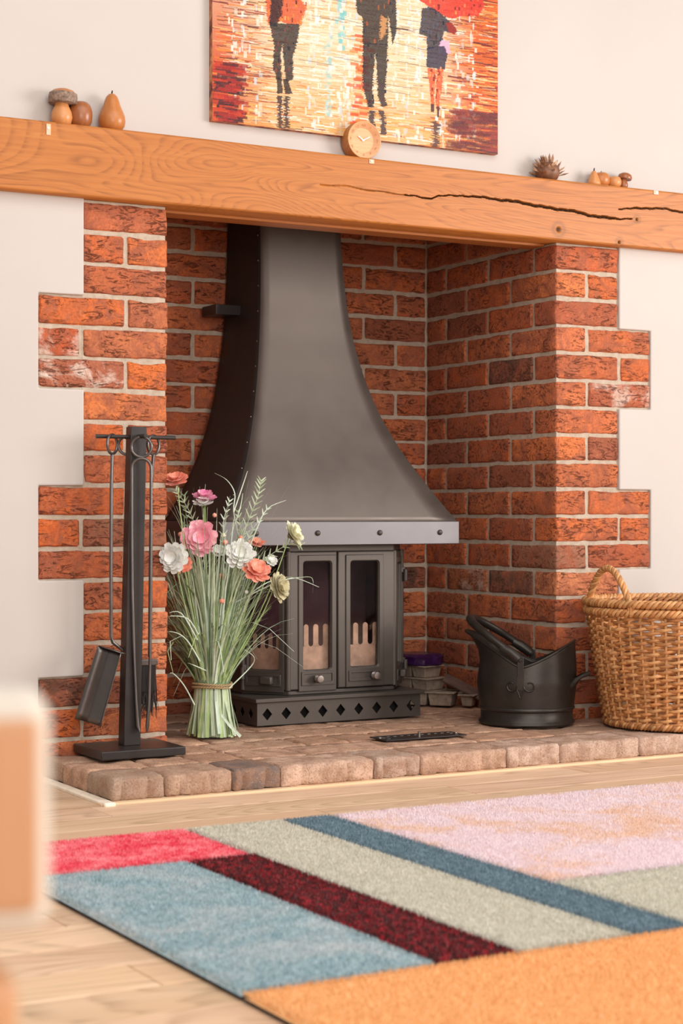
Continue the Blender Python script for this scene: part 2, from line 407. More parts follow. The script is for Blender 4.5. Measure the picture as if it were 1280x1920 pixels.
for n in range(-4, 19):                                  # back wall, bond counted from the right corner
    z1 = ztop(n); z0 = z1 - .065; xr = X1 - .002
    L = .215 if n % 2 else .1025; k = 0
    while xr > X0 + .02:
        xl = max(X0 + .002, xr - L); c = None
        if xl > .5 and xr > .6:
            if n == 4 and abs(xl - .36) < .12: c = None
            if n in (3, 5) and xr < .62: c = DARK
            if n == 13 and k == 0: c = DARK
            if n == 5 and xl < .72 and xr < .8: c = (.17, .09, .06)
        brick(wb, (xl, DEP, z0), (xr, DEP + .1025, z1), c); xr = xl - .010; L = .215; k += 1

# ------------------------------------------------------------------ hearth of tumbled pavers
HZ = .053
mb = MB(); mb.box((-.09, -.415, .0005), (2.19, -.009, HZ - .012)); mb.box((X0 + .008, -.06, .002), (X1 - .008, DEP + .0, HZ - .012))
hearth = mb.build('hearth', M['mortar'])
tag(hearth, 'low hearth of tumbled brown block pavers under the stove', 'hearth')
def paver_mesh(lx, ly, sd, groove=True):
    vs, fs = grid_box(lx, ly, HZ - .004, max(4, round(lx/.011)), max(4, round(ly/.02)), 3, .0055, .0032, sd, .004, 26)
    out = []
    for v in vs:
        if groove and v.y < -ly/2 + .012:          # false joints down the visible face
            for g in (-lx*.28, lx*.22):
                d = abs(v.x - g)
                if d < .007: v.y += .007
        out.append(v)
    me = bpy.data.meshes.new('paver'); me.from_pydata(out, [], fs); me.update(); me.materials.append(M['paver'])
    me.shade_smooth(); me.set_sharp_from_angle(angle=math.radians(60)); return me
PCOL = [(.60,.36,.24), (.54,.31,.20), (.64,.40,.28), (.46,.30,.21), (.60,.37,.25)]
def paver(x0, x1, y0, y1, c=None, sd=0, dz=0):
    me = paver_mesh(x1 - x0 - .003, y1 - y0 - .003, sd)
    o = put(me, 'paver', None, hearth); o.location = ((x0+x1)/2, (y0+y1)/2, (HZ + .004) / 2 + dz - .001); o.color = (*(c or rnd.choice(PCOL)), 1)
row1 = [-.107, .02, .182, .303, .546, .671, .917, 1.076, 1.323, 1.57, 1.81, 1.97, 2.2]
cols1 = [(.42,.30,.22), (.50,.33,.235), (.165,.13,.12), (.64,.43,.32), (.52,.38,.30), (.56,.36,.26), (.62,.44,.35), (.57,.40,.31), (.58,.41,.32), (.42,.26,.18), (.44,.27,.19), (.4,.25,.18)]
sd = 100
for i in range(len(row1) - 1):
    paver(row1[i], row1[i+1], -.43, -.283, cols1[i], sd); sd += 1
ys = [-.283, -.137, .012, .160, .308, .456, .604, .664]
for r in range(len(ys) - 1):
    y0, y1 = ys[r], ys[r+1]
    yy1 = y1
    if r == 1: yy1 = .0
    x = -.107 if r < 2 else X0 + .006; xe = 2.2 if r < 2 else X1 - .006
    while x < xe - .03:
        w = rnd.choice((.12, .16, .24, .24)); xn = min(xe, x + w)
        if xe - xn < .07: xn = xe
        ytop = y1
        if r == 1 and (x < X0 or xn > X1): ytop = -.0065
        c = None
        if r == 0 and i == 0: c = None
        if rnd.random() < .15: c = (.22, .155, .12)
        paver(x, xn, y0, ytop, c, sd, rnd.uniform(-.0015, .001)); sd += 1; x = xn

# ------------------------------------------------------------------ oak mantel beam with drying cracks
def polyd(px, pz, line):
    best = np.full(px.shape, 9.0); tt = np.zeros(px.shape); tot = 0
    ln = [math.dist(line[i], line[i+1]) for i in range(len(line)-1)]; L = sum(ln)
    for i in range(len(line)-1):
        ax, az = line[i]; bx, bz = line[i+1]; dx, dz = bx-ax, bz-az
        u = np.clip(((px-ax)*dx + (pz-az)*dz)/(dx*dx+dz*dz), 0, 1)
        d = np.hypot(px-(ax+u*dx), pz-(az+u*dz)); m = d < best
        best[m] = d[m]; tt[m] = ((tot + u*ln[i])/L)[m]; tot += ln[i]
    return best, tt
C1 = [(.87,1.443),(.935,1.4395),(.95,1.442),(.97,1.449),(1.052,1.457),(1.137,1.457),(1.205,1.455),(1.249,1.454),(1.293,1.449),(1.337,1.447),(1.382,1.447),(1.427,1.443),(1.473,1.438),(1.519,1.436),(1.556,1.437),(1.612,1.440)]
C2 = [(1.565,1.465),(1.622,1.470),(1.679,1.476),(1.736,1.477),(1.794,1.474),(1.95,1.462),(2.1,1.458)]
C3 = [(.10,1.43),(.2,1.437),(.3,1.432)]
BX0, BX1, BZ0, BZ1, BY0, BY1 = -1.5, 2.7, 1.362, 1.5275, -.035, .12
nx, nz = 1500, 118
gx = np.concatenate([np.linspace(BX0, -.3, 60), np.linspace(-.297, 2.1, nx), np.linspace(2.11, BX1, 40)]); gz = np.linspace(BZ0, BZ1, nz)
GX, GZ = np.meshgrid(gx, gz, indexing='ij'); GY = np.full(GX.shape, BY0); CR = np.zeros(GX.shape)
for line, w, dep in ((C1, .0042, .012), (C2, .0030, .009)):
    d, t = polyd(GX, GZ + .0012*np.sin(GX*61) + .0008*np.sin(GX*173), line)
    if line is C1: ww = w * np.clip(.30 + 2.2*np.clip(t - .14, 0, 1), .3, 1) * np.clip((1.0 - t)*9, .15, 1)
    else: ww = w * np.clip(np.minimum(t, 1-t)*8 + .15, 0, 1)
    ww = np.maximum(ww, .0019); k = np.clip(1 - d/ww, 0, 1)**.5; GY += dep*k; CR = np.maximum(CR, np.clip(k*1.3, 0, 1))
d, t = polyd(GX, GZ + .0012*np.sin(GX*61), [(.618,1.446),(.696,1.449),(.774,1.444),(.87,1.443)]); k = np.clip(1-d/.0019, 0, 1); GY += .003*k**.5; CR = np.maximum(CR, k**.7*np.clip(t*1.2, .25, .8))
for kx, kz, rr in ((1.359,1.391,.010), (1.629,1.440,.006), (1.567,1.371,.0065)):
    d = np.hypot((GX-kx), GZ-kz); k = np.clip(1 - d/rr, 0, 1); GY += .006*k; CR = np.maximum(CR, np.clip(k*1.6, 0, .95))
    ring = np.exp(-((d-rr*1.8)/(rr*.7))**2)*.3; CR = np.maximum(CR, ring)
ed = np.minimum(GZ-BZ0, BZ1-GZ); GY += np.clip(.004-ed, 0, 1)*.9
GZ2 = GZ + .0015*np.sin(GX*3.1+1) * (GZ-BZ0)/(BZ1-BZ0)
nX, nZ = GX.shape
vs = np.stack([GX, GY, GZ2], -1).reshape(-1, 3)
i, j = np.meshgrid(np.arange(nX-1), np.arange(nZ-1), indexing='ij'); a = (i*nZ+j).ravel()
fs = np.stack([a, a+nZ, a+nZ+1, a+1], -1)
n0 = len(vs)
back = np.array([(BX0,BY1,BZ0),(BX1,BY1,BZ0),(BX0,BY1,BZ1),(BX1,BY1,BZ1)])
vs = np.vstack([vs, back]); bot = [k*nZ for k in range(nX)]; top = [k*nZ+nZ-1 for k in range(nX)]
polys = [tuple(int(q) for q in f) for f in fs]
polys.append(tuple([n0, n0+1] + bot[::-1])); polys.append(tuple(top + [n0+3, n0+2])); polys.append((n0, n0+2, n0+3, n0+1))
polys.append(tuple(list(range(nZ)) + [n0+2, n0])); polys.append(tuple([(nX-1)*nZ+k for k in range(nZ)][::-1] + [n0+1, n0+3]))
me = bpy.data.meshes.new('mantel_beam'); me.from_pydata([tuple(map(float, v)) for v in vs], [], polys)
at_ = me.attributes.new('crack', 'FLOAT', 'POINT'); at_.data.foreach_set('value', np.concatenate([CR.ravel(), np.zeros(4)]).astype(np.float32))
beam = put(me, 'mantel_beam', M['oak'], None, 50)
tag(beam, 'long honey oak mantel beam with dark drying cracks above the fireplace', 'mantel')
mb = MB(); mb.box((X0 + .002, .05, BZ0 - .006), (X1 - .002, .118, BZ0 + .002)); mb.build('soffit_board', M['oak_soffit'], beam, bevel=.002)

# ------------------------------------------------------------------ adhesive clips on the beam
for (x, z, w, h, lb) in ((-.101, 1.509, .011, .026, 'small clear adhesive strip on beam edge below wooden mushroom at left'),
                         (.768, 1.5185, .015, .011, 'small clear adhesive strip on beam edge below the round clock'),
                         (1.696, 1.5205, .017, .011, 'small clear adhesive strip at the far right end of beam edge')):
    mb = MB(); mb.box((x-w/2, BY0-.0018, z-h/2), (x+w/2, BY0 - .0001, z+h/2)); o = mb.build('adhesive_strip', M['tape'], bevel=.0008); tag(o, lb, 'adhesive strip')
    mb = MB(); mb.lathe([(.0025, 0), (.003, .002), (.0, .003)], (x - w*.1, BY0-.0016, z+h*.12), 10, M=Matrix.Rotation(math.pi/2, 4, 'X')); mb.build('peg', M['white'], o)

# ------------------------------------------------------------------ canvas painting
PX0, PX1, PZ0, PZ1, PY, PYB = .341, 1.191, 1.5865, 2.16, .012, .03
NU, NV = 560, 380
rs = np.random.RandomState(4)
img = np.zeros((NV, NU, 3)); UU, VV = np.meshgrid(np.linspace(0, 1, NU), np.linspace(0, 1, NV)); VV = VV * (PZ1-PZ0)/.42
S = lambda r, g, b: (np.array([r, g, b])/255.0)**2.2
def lerp(a, b, t): return a*(1-t[..., None]) + b*t[..., None]
cen = S(228, 205, 170); img[:] = cen
low = np.clip(1.0-VV*2.0, 0, 1); img = lerp(img, S(222, 150, 72), low*.75)
lf = np.clip((.20-UU)/.16, 0, 1)*np.clip(1.25-VV*.9, .3, 1); img = lerp(img, S(196, 78, 34), lf)
rf = np.clip((UU-.72)/.2, 0, 1); img = lerp(img, S(206, 92, 38), rf)
up = np.clip(VV-1.0, 0, 1)*np.clip(1-np.abs(UU-.5)*1.7, 0, 1); img = lerp(img, S(228, 214, 190), np.clip(up*1.6, 0, 1))
def stroke(u, v, w, h, c, al=1.0, tilt=0):
    x0 = int(u*NU); y0 = int(v/((PZ1-PZ0)/.42)*NV); wx = max(1, int(w*NU)); hy = max(1, int(h*NV*.73))
    for xx in range(max(0, x0), min(NU, x0+wx)):
        yy = int(y0 + tilt*(xx-x0)); a, b = max(0, yy), min(NV, yy+hy)
        if b > a: img[a:b, xx] = img[a:b, xx]*(1-al) + c*al
warm = [S(150,40,22), S(214,96,40), S(232,140,60), S(120,30,24), S(240,190,120), S(88,28,28), S(226,116,44)]
lite = [S(245,236,222), S(236,220,194), S(222,202,168), S(208,180,132), S(226,178,118), S(196,164,120)]
for k in range(5200):
    u = rs.rand(); v = rs.rand()*1.37; edge = max(np.clip((.24-u)/.18, 0, 1), np.clip((u-.68)/.2, 0, 1))
    c = warm[rs.randint(7)] if rs.rand() < edge*.9 + .03 else lite[rs.randint(6)]
    if v < .3 and rs.rand() < .45: c = [S(224,150,70), S(205,120,50), S(236,176,96)][rs.randint(3)]
    stroke(u, v, rs.uniform(.02, .09), rs.uniform(.004, .011), c, rs.uniform(.4, .95), rs.uniform(-.06, .10))
for k in range(900):                                   # upright dabs of light
    cx = rs.choice([.07,.10,.15,.32,.345,.39,.45,.47,.62,.66,.70,.78,.90,.85,.43]); c = [S(250,244,234), S(244,232,214), S(190,205,215), S(205,215,210)][rs.randint(4)]
    stroke(cx + rs.normal()*.008, rs.rand()*1.3, rs.uniform(.004, .013), rs.uniform(.01, .05), c, rs.uniform(.25, .85))
for k in range(70): stroke(.425+rs.normal()*.006, rs.uniform(.5, 1.3), .014, .03, [S(110,190,190), S(150,200,200), S(220,225,215)][rs.randint(3)], .8)
for k in range(60): stroke(.38+rs.normal()*.006, rs.uniform(.1, .6), .010, .02, [S(150,195,190), S(200,205,190)][rs.randint(2)], .7)
for k in range(60): stroke(.485+rs.normal()*.014, rs.uniform(.0, .62), .03, .02, [S(244,98,40), S(240,130,60), S(232,70,30)][rs.randint(3)], .8)
for k in range(140): stroke(rs.uniform(-.01, .07), rs.uniform(0, .34), .05, .02, [S(160,36,28), S(84,24,30), S(60,22,30), S(190,60,30)][rs.randint(4)], .8)
for k in range(160): stroke(rs.uniform(.80, .99), rs.uniform(.0, .25), .06, .02, [S(110,40,40), S(150,60,50), S(90,36,40)][rs.randint(3)], .6)
for k in range(16): stroke(rs.uniform(.25, .7), rs.uniform(.2, .9), .12, .005, S(70,70,80), .7, rs.uniform(-.08, -.02))
def px2uv(cx, cy):                                      # place on the canvas
    p = at(380 + cx*.4531, cy*.4531, PY); return (p.x-PX0)/(PX1-PX0), (p.z-PZ0)/.42
def polyfill(pts, c, jit=.0):
    q = np.array([px2uv(*p) for p in pts]); ins = np.zeros(UU.shape, bool); n = len(q)
    uu = UU + (rs.rand(NV, 1)-.5)*jit
    for i in range(n):
        x1, y1 = q[i]; x2, y2 = q[(i+1) % n]
        cond = ((y1 > VV) != (y2 > VV)); xi = (x2-x1)*(VV-y1)/((y2-y1) if abs(y2-y1) > 1e-9 else 1e-9)+x1
        ins ^= cond & (uu < xi)
    img[ins] = img[ins]*.08 + np.array(c)*.92; return ins
def person_dabs(ins, cols, n):
    ys_, xs_ = np.where(ins)
    for k in rs.randint(0, len(ys_), n):
        img[ys_[k]:ys_[k]+rs.randint(3, 9), xs_[k]:xs_[k]+rs.randint(2, 5)] = cols[rs.randint(len(cols))]
dk = S(34, 18, 24)
# walker at left
a = polyfill([(262,-160),(400,-160),(408,0),(430,30),(404,104),(352,100),(318,88),(268,105),(262,40)], S(205,84,36), .008); person_dabs(a, [S(235,130,60), S(150,40,24), S(90,30,30), S(245,160,90)], 70)
a = polyfill([(285,-20),(340,-30),(322,60),(305,110),(275,105),(278,40)], dk, .006)
a = polyfill([(276,95),(402,100),(392,170),(372,240),(374,330),(345,340),(333,250),(330,180),(322,230),(326,330),(306,330),(288,270),(296,190)], dk, .006); person_dabs(a, [S(90,50,50), S(40,26,36), S(120,60,50)], 24)
polyfill([(308,320),(328,325),(330,385),(306,388)], dk, .004); polyfill([(332,325),(352,330),(372,388),(340,388)], dk, .004)
for x0, x1 in ((310,332),(336,358)):
    polyfill([(x0,396),(x1,398),(x1-4,470),(x1,530),(x0-2,530),(x0+2,460)], S(60,38,42), .012)
# walker in the middle
a = polyfill([(655,-160),(780,-160),(800,0),(802,120),(786,190),(776,120),(768,60),(766,186),(662,182),(660,70),(642,60),(632,20)], dk, .005); person_dabs(a, [S(90,56,56), S(44,32,44), S(150,80,50), S(70,50,60)], 40)
polyfill([(738,60),(764,80),(758,140),(732,170)], S(196,140,90), .01)
a = polyfill([(664,178),(766,182),(760,300),(752,400),(764,440),(738,442),(724,400),(720,300),(714,215),(706,300),(702,390),(708,445),(684,444),(662,360),(660,280)], dk, .006); person_dabs(a, [S(84,54,60), S(38,30,44)], 22)
for x0, x1 in ((686,712),(732,756)):
    polyfill([(x0,456),(x1,460),(x1-2,520),(x1+3,560),(x0,556),(x0+3,500)], S(62,44,52), .012)
# walker at right with red umbrella
a = polyfill([(895,0),(960,-150),(1090,-150),(1166,20),(1140,66),(1070,66),(1030,78),(985,60),(940,30)], S(206,50,36), .004); person_dabs(a, [S(232,90,60), S(150,28,26), S(240,130,80), S(120,22,28)], 60)
a = polyfill([(905,34),(950,30),(990,60),(1050,120),(1046,142),(1000,130),(985,190),(930,205),(925,150),(896,140),(902,90)], S(44,38,56), .006); person_dabs(a, [S(80,80,96), S(30,28,44)], 24)
polyfill([(1006,95),(1030,92),(1052,128),(1042,144),(1016,130)], S(150,40,30), .004)
polyfill([(985,165),(1018,170),(1026,222),(996,226),(975,200)], S(214,170,200), .006)
polyfill([(928,195),(1000,190),(1012,225),(1000,288),(924,278)], S(36,34,64), .004)
for q in ([(928,280),(962,284),(960,350),(956,430),(946,460),(940,380)], [(968,284),(996,286),(990,360),(978,420),(974,480),(962,420)]):
    a = polyfill(q, S(214,86,44), .004); person_dabs(a, [S(240,140,90), S(150,50,36)], 16)
polyfill([(944,430),(958,430),(956,466),(944,462)], S(70,34,34)); polyfill([(968,440),(980,440),(976,486),(970,484)], S(70,34,34))
polyfill([(944,505),(976,500),(972,560),(978,612),(946,606),(952,560)], S(84,48,46), .02)
for hx, hy in ((332, -195), (716, -195)):
    polyfill([(hx+26*math.cos(a_), hy+36*math.sin(a_)) for a_ in np.linspace(0, 2*math.pi, 14)[:-1]], S(70, 40, 36), .006)
    a = polyfill([(hx-130*math.cos(a_), hy-20-72*math.sin(a_)) for a_ in np.linspace(0, math.pi, 14)], S(170, 44, 34) if hx < 500 else S(60, 50, 70), .006)
img = np.clip(img*.86 + rs.normal(size=(NV, NU, 1))*.012, 0, 1)
gu = np.linspace(PX0, PX1, NU); gv = np.linspace(PZ0, PZ1, NV); A, B = np.meshgrid(gu, gv)
lum = img.mean(-1); relief = (lum - .3)*.0006
vs = np.stack([A, np.full(A.shape, PY) - relief, B], -1).reshape(-1, 3)
ii, jj = np.meshgrid(np.arange(NV-1), np.arange(NU-1), indexing='ij'); a = (ii*NU+jj).ravel(); fs = np.stack([a, a+1, a+NU+1, a+NU], -1)
me = bpy.data.meshes.new('canvas'); me.vertices.add(len(vs)); me.vertices.foreach_set('co', vs.astype(np.float32).ravel())
me.loops.add(len(fs)*4); me.loops.foreach_set('vertex_index', fs.astype(np.int32).ravel()); me.polygons.add(len(fs))
me.polygons.foreach_set('loop_start', np.arange(0, len(fs)*4, 4, dtype=np.int32)); me.update(calc_edges=True)
ca = me.color_attributes.new('paint', 'FLOAT_COLOR', 'POINT'); ca.data.foreach_set('color', np.concatenate([img, np.ones((NV, NU, 1))], -1).astype(np.float32).ravel())
t = NT('painted_canvas'); an = t.n('ShaderNodeAttribute'); an.attribute_name = 'paint'; t.col(an.outputs['Color']); t.rough(.5); t.set(**{'Specular IOR Level': .3})
pt = thing('painting', 'large unframed canvas painting of three walkers on a wet orange street', 'painting', (0, 0, 0))
put(me, 'canvas', t.m, pt)
t = NT('canvas_edge'); v = t.coord(scale=(1, 1, 1)); t.col(t.ramp(t.noise(v, 40, 3), [(.35, (.10,.025,.02)), (.5, (.42,.12,.05)), (.65, (.62,.30,.12))])); t.rough(.6)
mb = MB(); mb.box((PX0, PY + .0006, PZ0), (PX1, PYB - .0002, PZ1)); mb.build('stretcher_frame', t.m, pt)

# ------------------------------------------------------------------ stove: plinth, body, doors
PXL, PXR, PY0, PY1 = .576, 1.082, .232, .60
stove = thing('wood_stove', 'dark grey cast iron stove with glazed doors on a diamond pierced plinth', 'stove', ((PXL+PXR)/2, .42, HZ))
def wparent(o, p):            # parent while keeping world coordinates
    o.parent = p; o.matrix_parent_inverse = Matrix.Translation(p.location).inverted() if p.rotation_euler.z == 0 else (Matrix.Translation(p.location) @ Matrix.Rotation(p.rotation_euler.z, 4, 'Z')).inverted(); return o
# plinth front with real diamond holes
def pierced(x0, x1, y, z0, z1, cx, cz, rx, rz, along='x', xoff=0):
    mb = MB(); xs = [x0] + [(cx[i]+cx[i+1])/2 for i in range(len(cx)-1)] + [x1]; th = .003
    for i, c in enumerate(cx):
        a, b = xs[i], xs[i+1]
        for s in (-1, 1):
            e = a if s < 0 else b
            pts = [(e, z0), (c, z0), (c, cz-rz), (c+s*rx, cz), (c, cz+rz), (c, z1), (e, z1)]
            if s > 0: pts = pts[::-1]
            if along == 'x': mb.prism(pts, y, y+th)
            else:
                n = len(pts); v = [Vector((y, p, z)) for p, z in pts] + [Vector((y+th, p, z)) for p, z in pts]
                mb.add(v, [tuple(range(n)), tuple(range(n, 2*n))[::-1]] + [(k, k+n, (k+1) % n+n, (k+1) % n) for k in range(n)])
    return mb
PT = .118
dpx = [(501,1336),(536.5,1334),(571,1331.5),(605,1329),(638.5,1327),(672.5,1324.5),(706,1322),(738,1320),(770,1317)]
cx = [at(u, v, PY0).x for u, v in dpx]
o = pierced(PXL, PXR, PY0, HZ+.004, PT, cx, .0865, .0145, .0165).build('plinth_front', M['iron']); wparent(o, stove)
o = pierced(PY0+.003, PY1, PXL, HZ+.004, PT, [PY0+.04+i*.05 for i in range(7)], .0865, .0145, .0165, 'y').build('plinth_side', M['iron']); wparent(o, stove)
o = pierced(PY0+.003, PY1, PXR-.003, HZ+.004, PT, [PY0+.04+i*.05 for i in range(7)], .0865, .0145, .0165, 'y').build('plinth_side', M['iron']); wparent(o, stove)
mb = MB(); mb.box((PXL+.02, PY0+.02, HZ+.001), (PXR-.02, PY1-.02, PT-.004)); wparent(mb.build('plinth_fill', M['void']), stove)  # near-black box filling the plinth behind the diamond holes
mb = MB(); mb.box((PXL-.009, PY0-.010, PT), (PXR+.009, PY1+.005, PT+.011)); wparent(mb.build('plinth_top', M['iron'], bevel=.002), stove)
# body footprint (x, y): front, canted sides, back
SX0, SX1, SYF, SZ0, SZ1, SEAM = .684, 1.017, .258, .137, .518, .8335
CW = .142; ca_, sa_ = math.cos(math.radians(52)), math.sin(math.radians(52))
LXb, LYb = SX0 - CW*ca_, SYF + CW*sa_; RXb = SX1 + CW*ca_
def foot(inset=0): return [(SX0+inset*.5, SYF+inset), (SX1-inset*.5, SYF+inset), (RXb-inset, LYb+inset*.3), (RXb-inset, .56), (LXb+inset, .56), (LXb+inset, LYb+inset*.3)]
def slab(poly, z0, z1, mb=None, mi=0):
    mb = mb or MB(); n = len(poly)
    mb.add([(x, y, z0) for x, y in poly] + [(x, y, z1) for x, y in poly], [tuple(range(n))[::-1], tuple(range(n, 2*n))] + [(i, (i+1) % n, (i+1) % n+n, i+n) for i in range(n)], mi); return mb
b = slab(foot(.004), PT+.011, SZ0+.004); wparent(b.build('base_plate', M['iron'], bevel=.003), stove)
b = slab(foot(.003), SZ1-.004, SZ1+.04); wparent(b.build('stove_top', M['iron'], bevel=.003), stove)
b = slab([(RXb-.008, LYb+.006), (RXb-.008, .555), (LXb+.008, .555), (LXb+.008, LYb+.006)], SZ0+.004, SZ1-.004, MB())
# shell: back part and firebox lining (three walls round the chamber)
mb = MB()
for lo, hi in (((LXb+.004, LYb+.004, SZ0), (LXb+.014, .555, SZ1)), ((RXb-.014, LYb+.004, SZ0), (RXb-.004, .555, SZ1)), ((LXb+.004, .545, SZ0), (RXb-.004, .555, SZ1))): mb.box(lo, hi)
wparent(mb.build('stove_body', M['iron'], bevel=.002), stove)
t = NT('firebrick'); v = t.coord(); t.col(t.ramp(t.noise(v, 20, 4), [(.3, (.10,.045,.062)), (.7, (.17,.075,.095))])); t.rough(.7); M['firebrick'] = t.m
mb = MB()
for lo, hi in (((LXb+.016, LYb+.06, SZ0+.004), (LXb+.034, .53, SZ1-.01)), ((RXb-.034, LYb+.06, SZ0+.004), (RXb-.016, .53, SZ1-.01)), ((LXb+.034, .51, SZ0+.004), (RXb-.034, .53, SZ1-.01))): mb.box(lo, hi)
wparent(mb.build('firebrick_lining', M['firebrick'], bevel=.002), stove)
M['guard'] = simple('guard_with_reflection', (.74, .56, .42), .45, .25, .25, 30)  # own pale tone plus the room's reflection in the glass, as colour
t = NT('stove_glass'); t.col((.84, .76, .74)); t.set(**{'Transmission Weight': 1.0, 'Roughness': .03, 'IOR': 1.25, 'Specular IOR Level': .5}); M['glass'] = t.m

def framed(mb, x0, x1, z0, z1, wx0, wx1, wz0, wz1, t0, t1, r=.008, M4=None):
    """rectangular plate with a rounded window hole; local x, depth y from t0 to t1"""
    hole = []
    for cx_, cz_, a0 in ((wx1-r, wz1-r, 0), (wx0+r, wz1-r, 90), (wx0+r, wz0+r, 180), (wx1-r, wz0+r, 270)):
        for k in range(5): a = math.radians(a0 + k*22.5); hole.append((cx_+r*math.cos(a), cz_+r*math.sin(a)))
    n = len(hole); outer = []
    corners = [(x1, z1), (x0, z1), (x0, z0), (x1, z0)]
    for q in range(4):
        for k in range(5): outer.append(corners[q])
    vs = []
    for yy in (t0, t1):
        vs += [Vector((x, yy, z)) for x, z in hole]; vs += [Vector((x, yy, z)) for x, z in outer]
    if M4 is not None: vs = [M4 @ v for v in vs]
    fs = []
    for i in range(n):
        j = (i+1) % n
        for base, flip in ((0, 1), (2*n, 0)):
            f = (base+i, base+j, base+n+j, base+n+i); fs.append(f if flip else f[::-1])
        fs.append((i, 2*n+i, 2*n+j, j)); fs.append((n+i, n+j, 3*n+j, 3*n+i))
    mb.add(vs, fs)
def clean(o):
    bm = bmesh.new(); bm.from_mesh(o.data); bmesh.ops.remove_doubles(bm, verts=bm.verts, dist=1e-6); bmesh.ops.dissolve_degenerate(bm, dist=1e-6, edges=bm.edges)
    bmesh.ops.recalc_face_normals(bm, faces=bm.faces); bm.to_mesh(o.data); bm.free(); return o
def door(name, Mt, w, win, panel, knob_x, hinge_side=0, slots=None, knobby=True):
    """door in local coords: x along, y depth (0 is the face, negative towards the room), z world"""
    root = empty(name, (0, 0, 0)); wparent(root, stove)
    z0, z1 = SZ0+.006, SZ1-.003; wx0, wx1, wz0, wz1 = win
    def mk(mb, nm, mat, par, **k):
        for i, v in enumerate(mb.v): mb.v[i] = tuple(Mt @ Vector(v))
        o = clean(mb.build(nm, mat, par, **{**k, 'bevel': None})) ; o.parent = par
        if k.get('bevel'):
            m = o.modifiers.new('bevel', 'BEVEL'); m.width = k['bevel']; m.segments = 2; m.limit_method = 'ANGLE'; m.angle_limit = math.radians(35); o.data.shade_smooth(); o.data.set_sharp_from_angle(angle=math.radians(50))
        return o
    mb = MB(); framed(mb, .0005, w-.0005, z0, z1, wx0, wx1, wz0, wz1, 0, .014, .008); mk(mb, 'door_frame', M['iron'], root, bevel=.003)
    mb = MB(); framed(mb, wx0-.016, wx1+.016, panel[0]-.016, wz1+.018, wx0-.002, wx1+.002, wz0-.002, wz1+.002, -.0035, .001, .010)
    mk(mb, 'moulding', M['iron'], root, bevel=.0018)
    mb = MB(); framed(mb, wx0-.008, wx1+.008, panel[0], panel[1], wx0-.001, wx1+.001, panel[0]+.009, panel[1]-.006, -.0065, -.003, .003); mk(mb, 'lower_panel', M['iron'], root, bevel=.001)
    mb = MB(); mb.box((wx0-.004, .0085, wz0-.004), (wx1+.004, .0115, wz1+.004)); mk(mb, 'pane', M['glass'], root)
    # slotted log guard behind the glass
    zg = slots[0]; zt = slots[1]; zs = slots[2]; xs = slots[3]; poly = [(wx0-.004, wz0-.005)]; mb = MB()
    mb.box((wx0-.004, .022, wz0-.005), (wx1+.004, .0245, zs))
    for a, b_ in xs:
        pts = [(a, zs-.001)] + [((a+b_)/2 - (b_-a)/2*math.cos(math.pi*k/8), zt-(b_-a)/2 + (b_-a)/2*math.sin(math.pi*k/8)) for k in range(9)] + [(b_, zs-.001)]
        mb.prism(pts, .022, .0245)
    for a, b_ in zip(xs[:-1], xs[1:]):                         # round slot bottoms: small fillets
        x0_, x1_ = a[1], b_[0]; rr = (x1_-x0_)/2
        for s in (-1, 1):
            e = x0_ if s < 0 else x1_; cxx = (x0_+x1_)/2
            pts = [(e, zs-.001)] + [(cxx + s*rr*math.cos(math.pi/2*k/5), zs+rr-rr*math.sin(math.pi/2*k/5)) for k in range(6)] + [(cxx, zs-.001)]
            mb.prism(pts if s > 0 else pts[::-1], .022, .0245)
    mk(mb, 'log_guard', M['guard'], root)
    if knobby:
        kb = MB(); R0 = Matrix.Rotation(math.pi/2, 4, 'X')
        kb.lathe([(.005, 0), (.005, .006), (.0105, .007), (.0115, .009), (.0105, .011), (.0085, .012), (.0105, .0135), (.0115, .0155), (.0105, .0175), (.0085, .0185), (.0105, .020), (.0112, .022), (.0095, .0245), (0, .0252)], (knob_x, -.006, (panel[0]+panel[1])/2), 20, M=R0)
        mk(kb, 'knob', M['chrome'], root, smooth=40)
    return root
def zz(v, y, u=600): return at(u, v, y).z
yF = SYF
L0 = SX0
T1 = Matrix.Translation((SX0, SYF, 0))
lx = [at(568.5, 1150, yF).x - SX0, at(620, 1150, yF).x - SX0]
wz0, wz1 = zz(1255, yF), zz(1053, yF, 600)
fing = lambda a, b_, base: (at(a, 1190, yF+.023).x - base, at(b_, 1190, yF+.023).x - base)
zt, zs = zz(1170, yF+.02), zz(1211, yF+.02)
door('stove_door', T1, SEAM-SX0-.001, (lx[0], lx[1], wz0, wz1), (zz(1284, yF, 600), zz(1258.5, yF, 600)), at(591, 1279, yF).x - SX0, 0,
     (0, zt, zs, [fing(569, 577.5, SX0), fing(586.5, 596, SX0), fing(605, 614.5, SX0)]))
T2 = Matrix.Translation((SEAM+.001, SYF, 0)); S2 = SEAM+.001
rx_ = [at(657, 1150, yF).x - S2, at(709, 1150, yF).x - S2]
door('stove_door', T2, SX1-SEAM-.001, (rx_[0], rx_[1], zz(1249, yF, 680), zz(1052, yF, 680)), (zz(1276, yF, 680), zz(1256, yF, 680)), at(697, 1273, yF).x - S2, 0,
     (0, zz(1167, yF+.02, 680), zz(1208, yF+.02, 680), [fing(661.5, 670.5, S2), fing(679.5, 688.5, S2), fing(698, 707, S2)]))
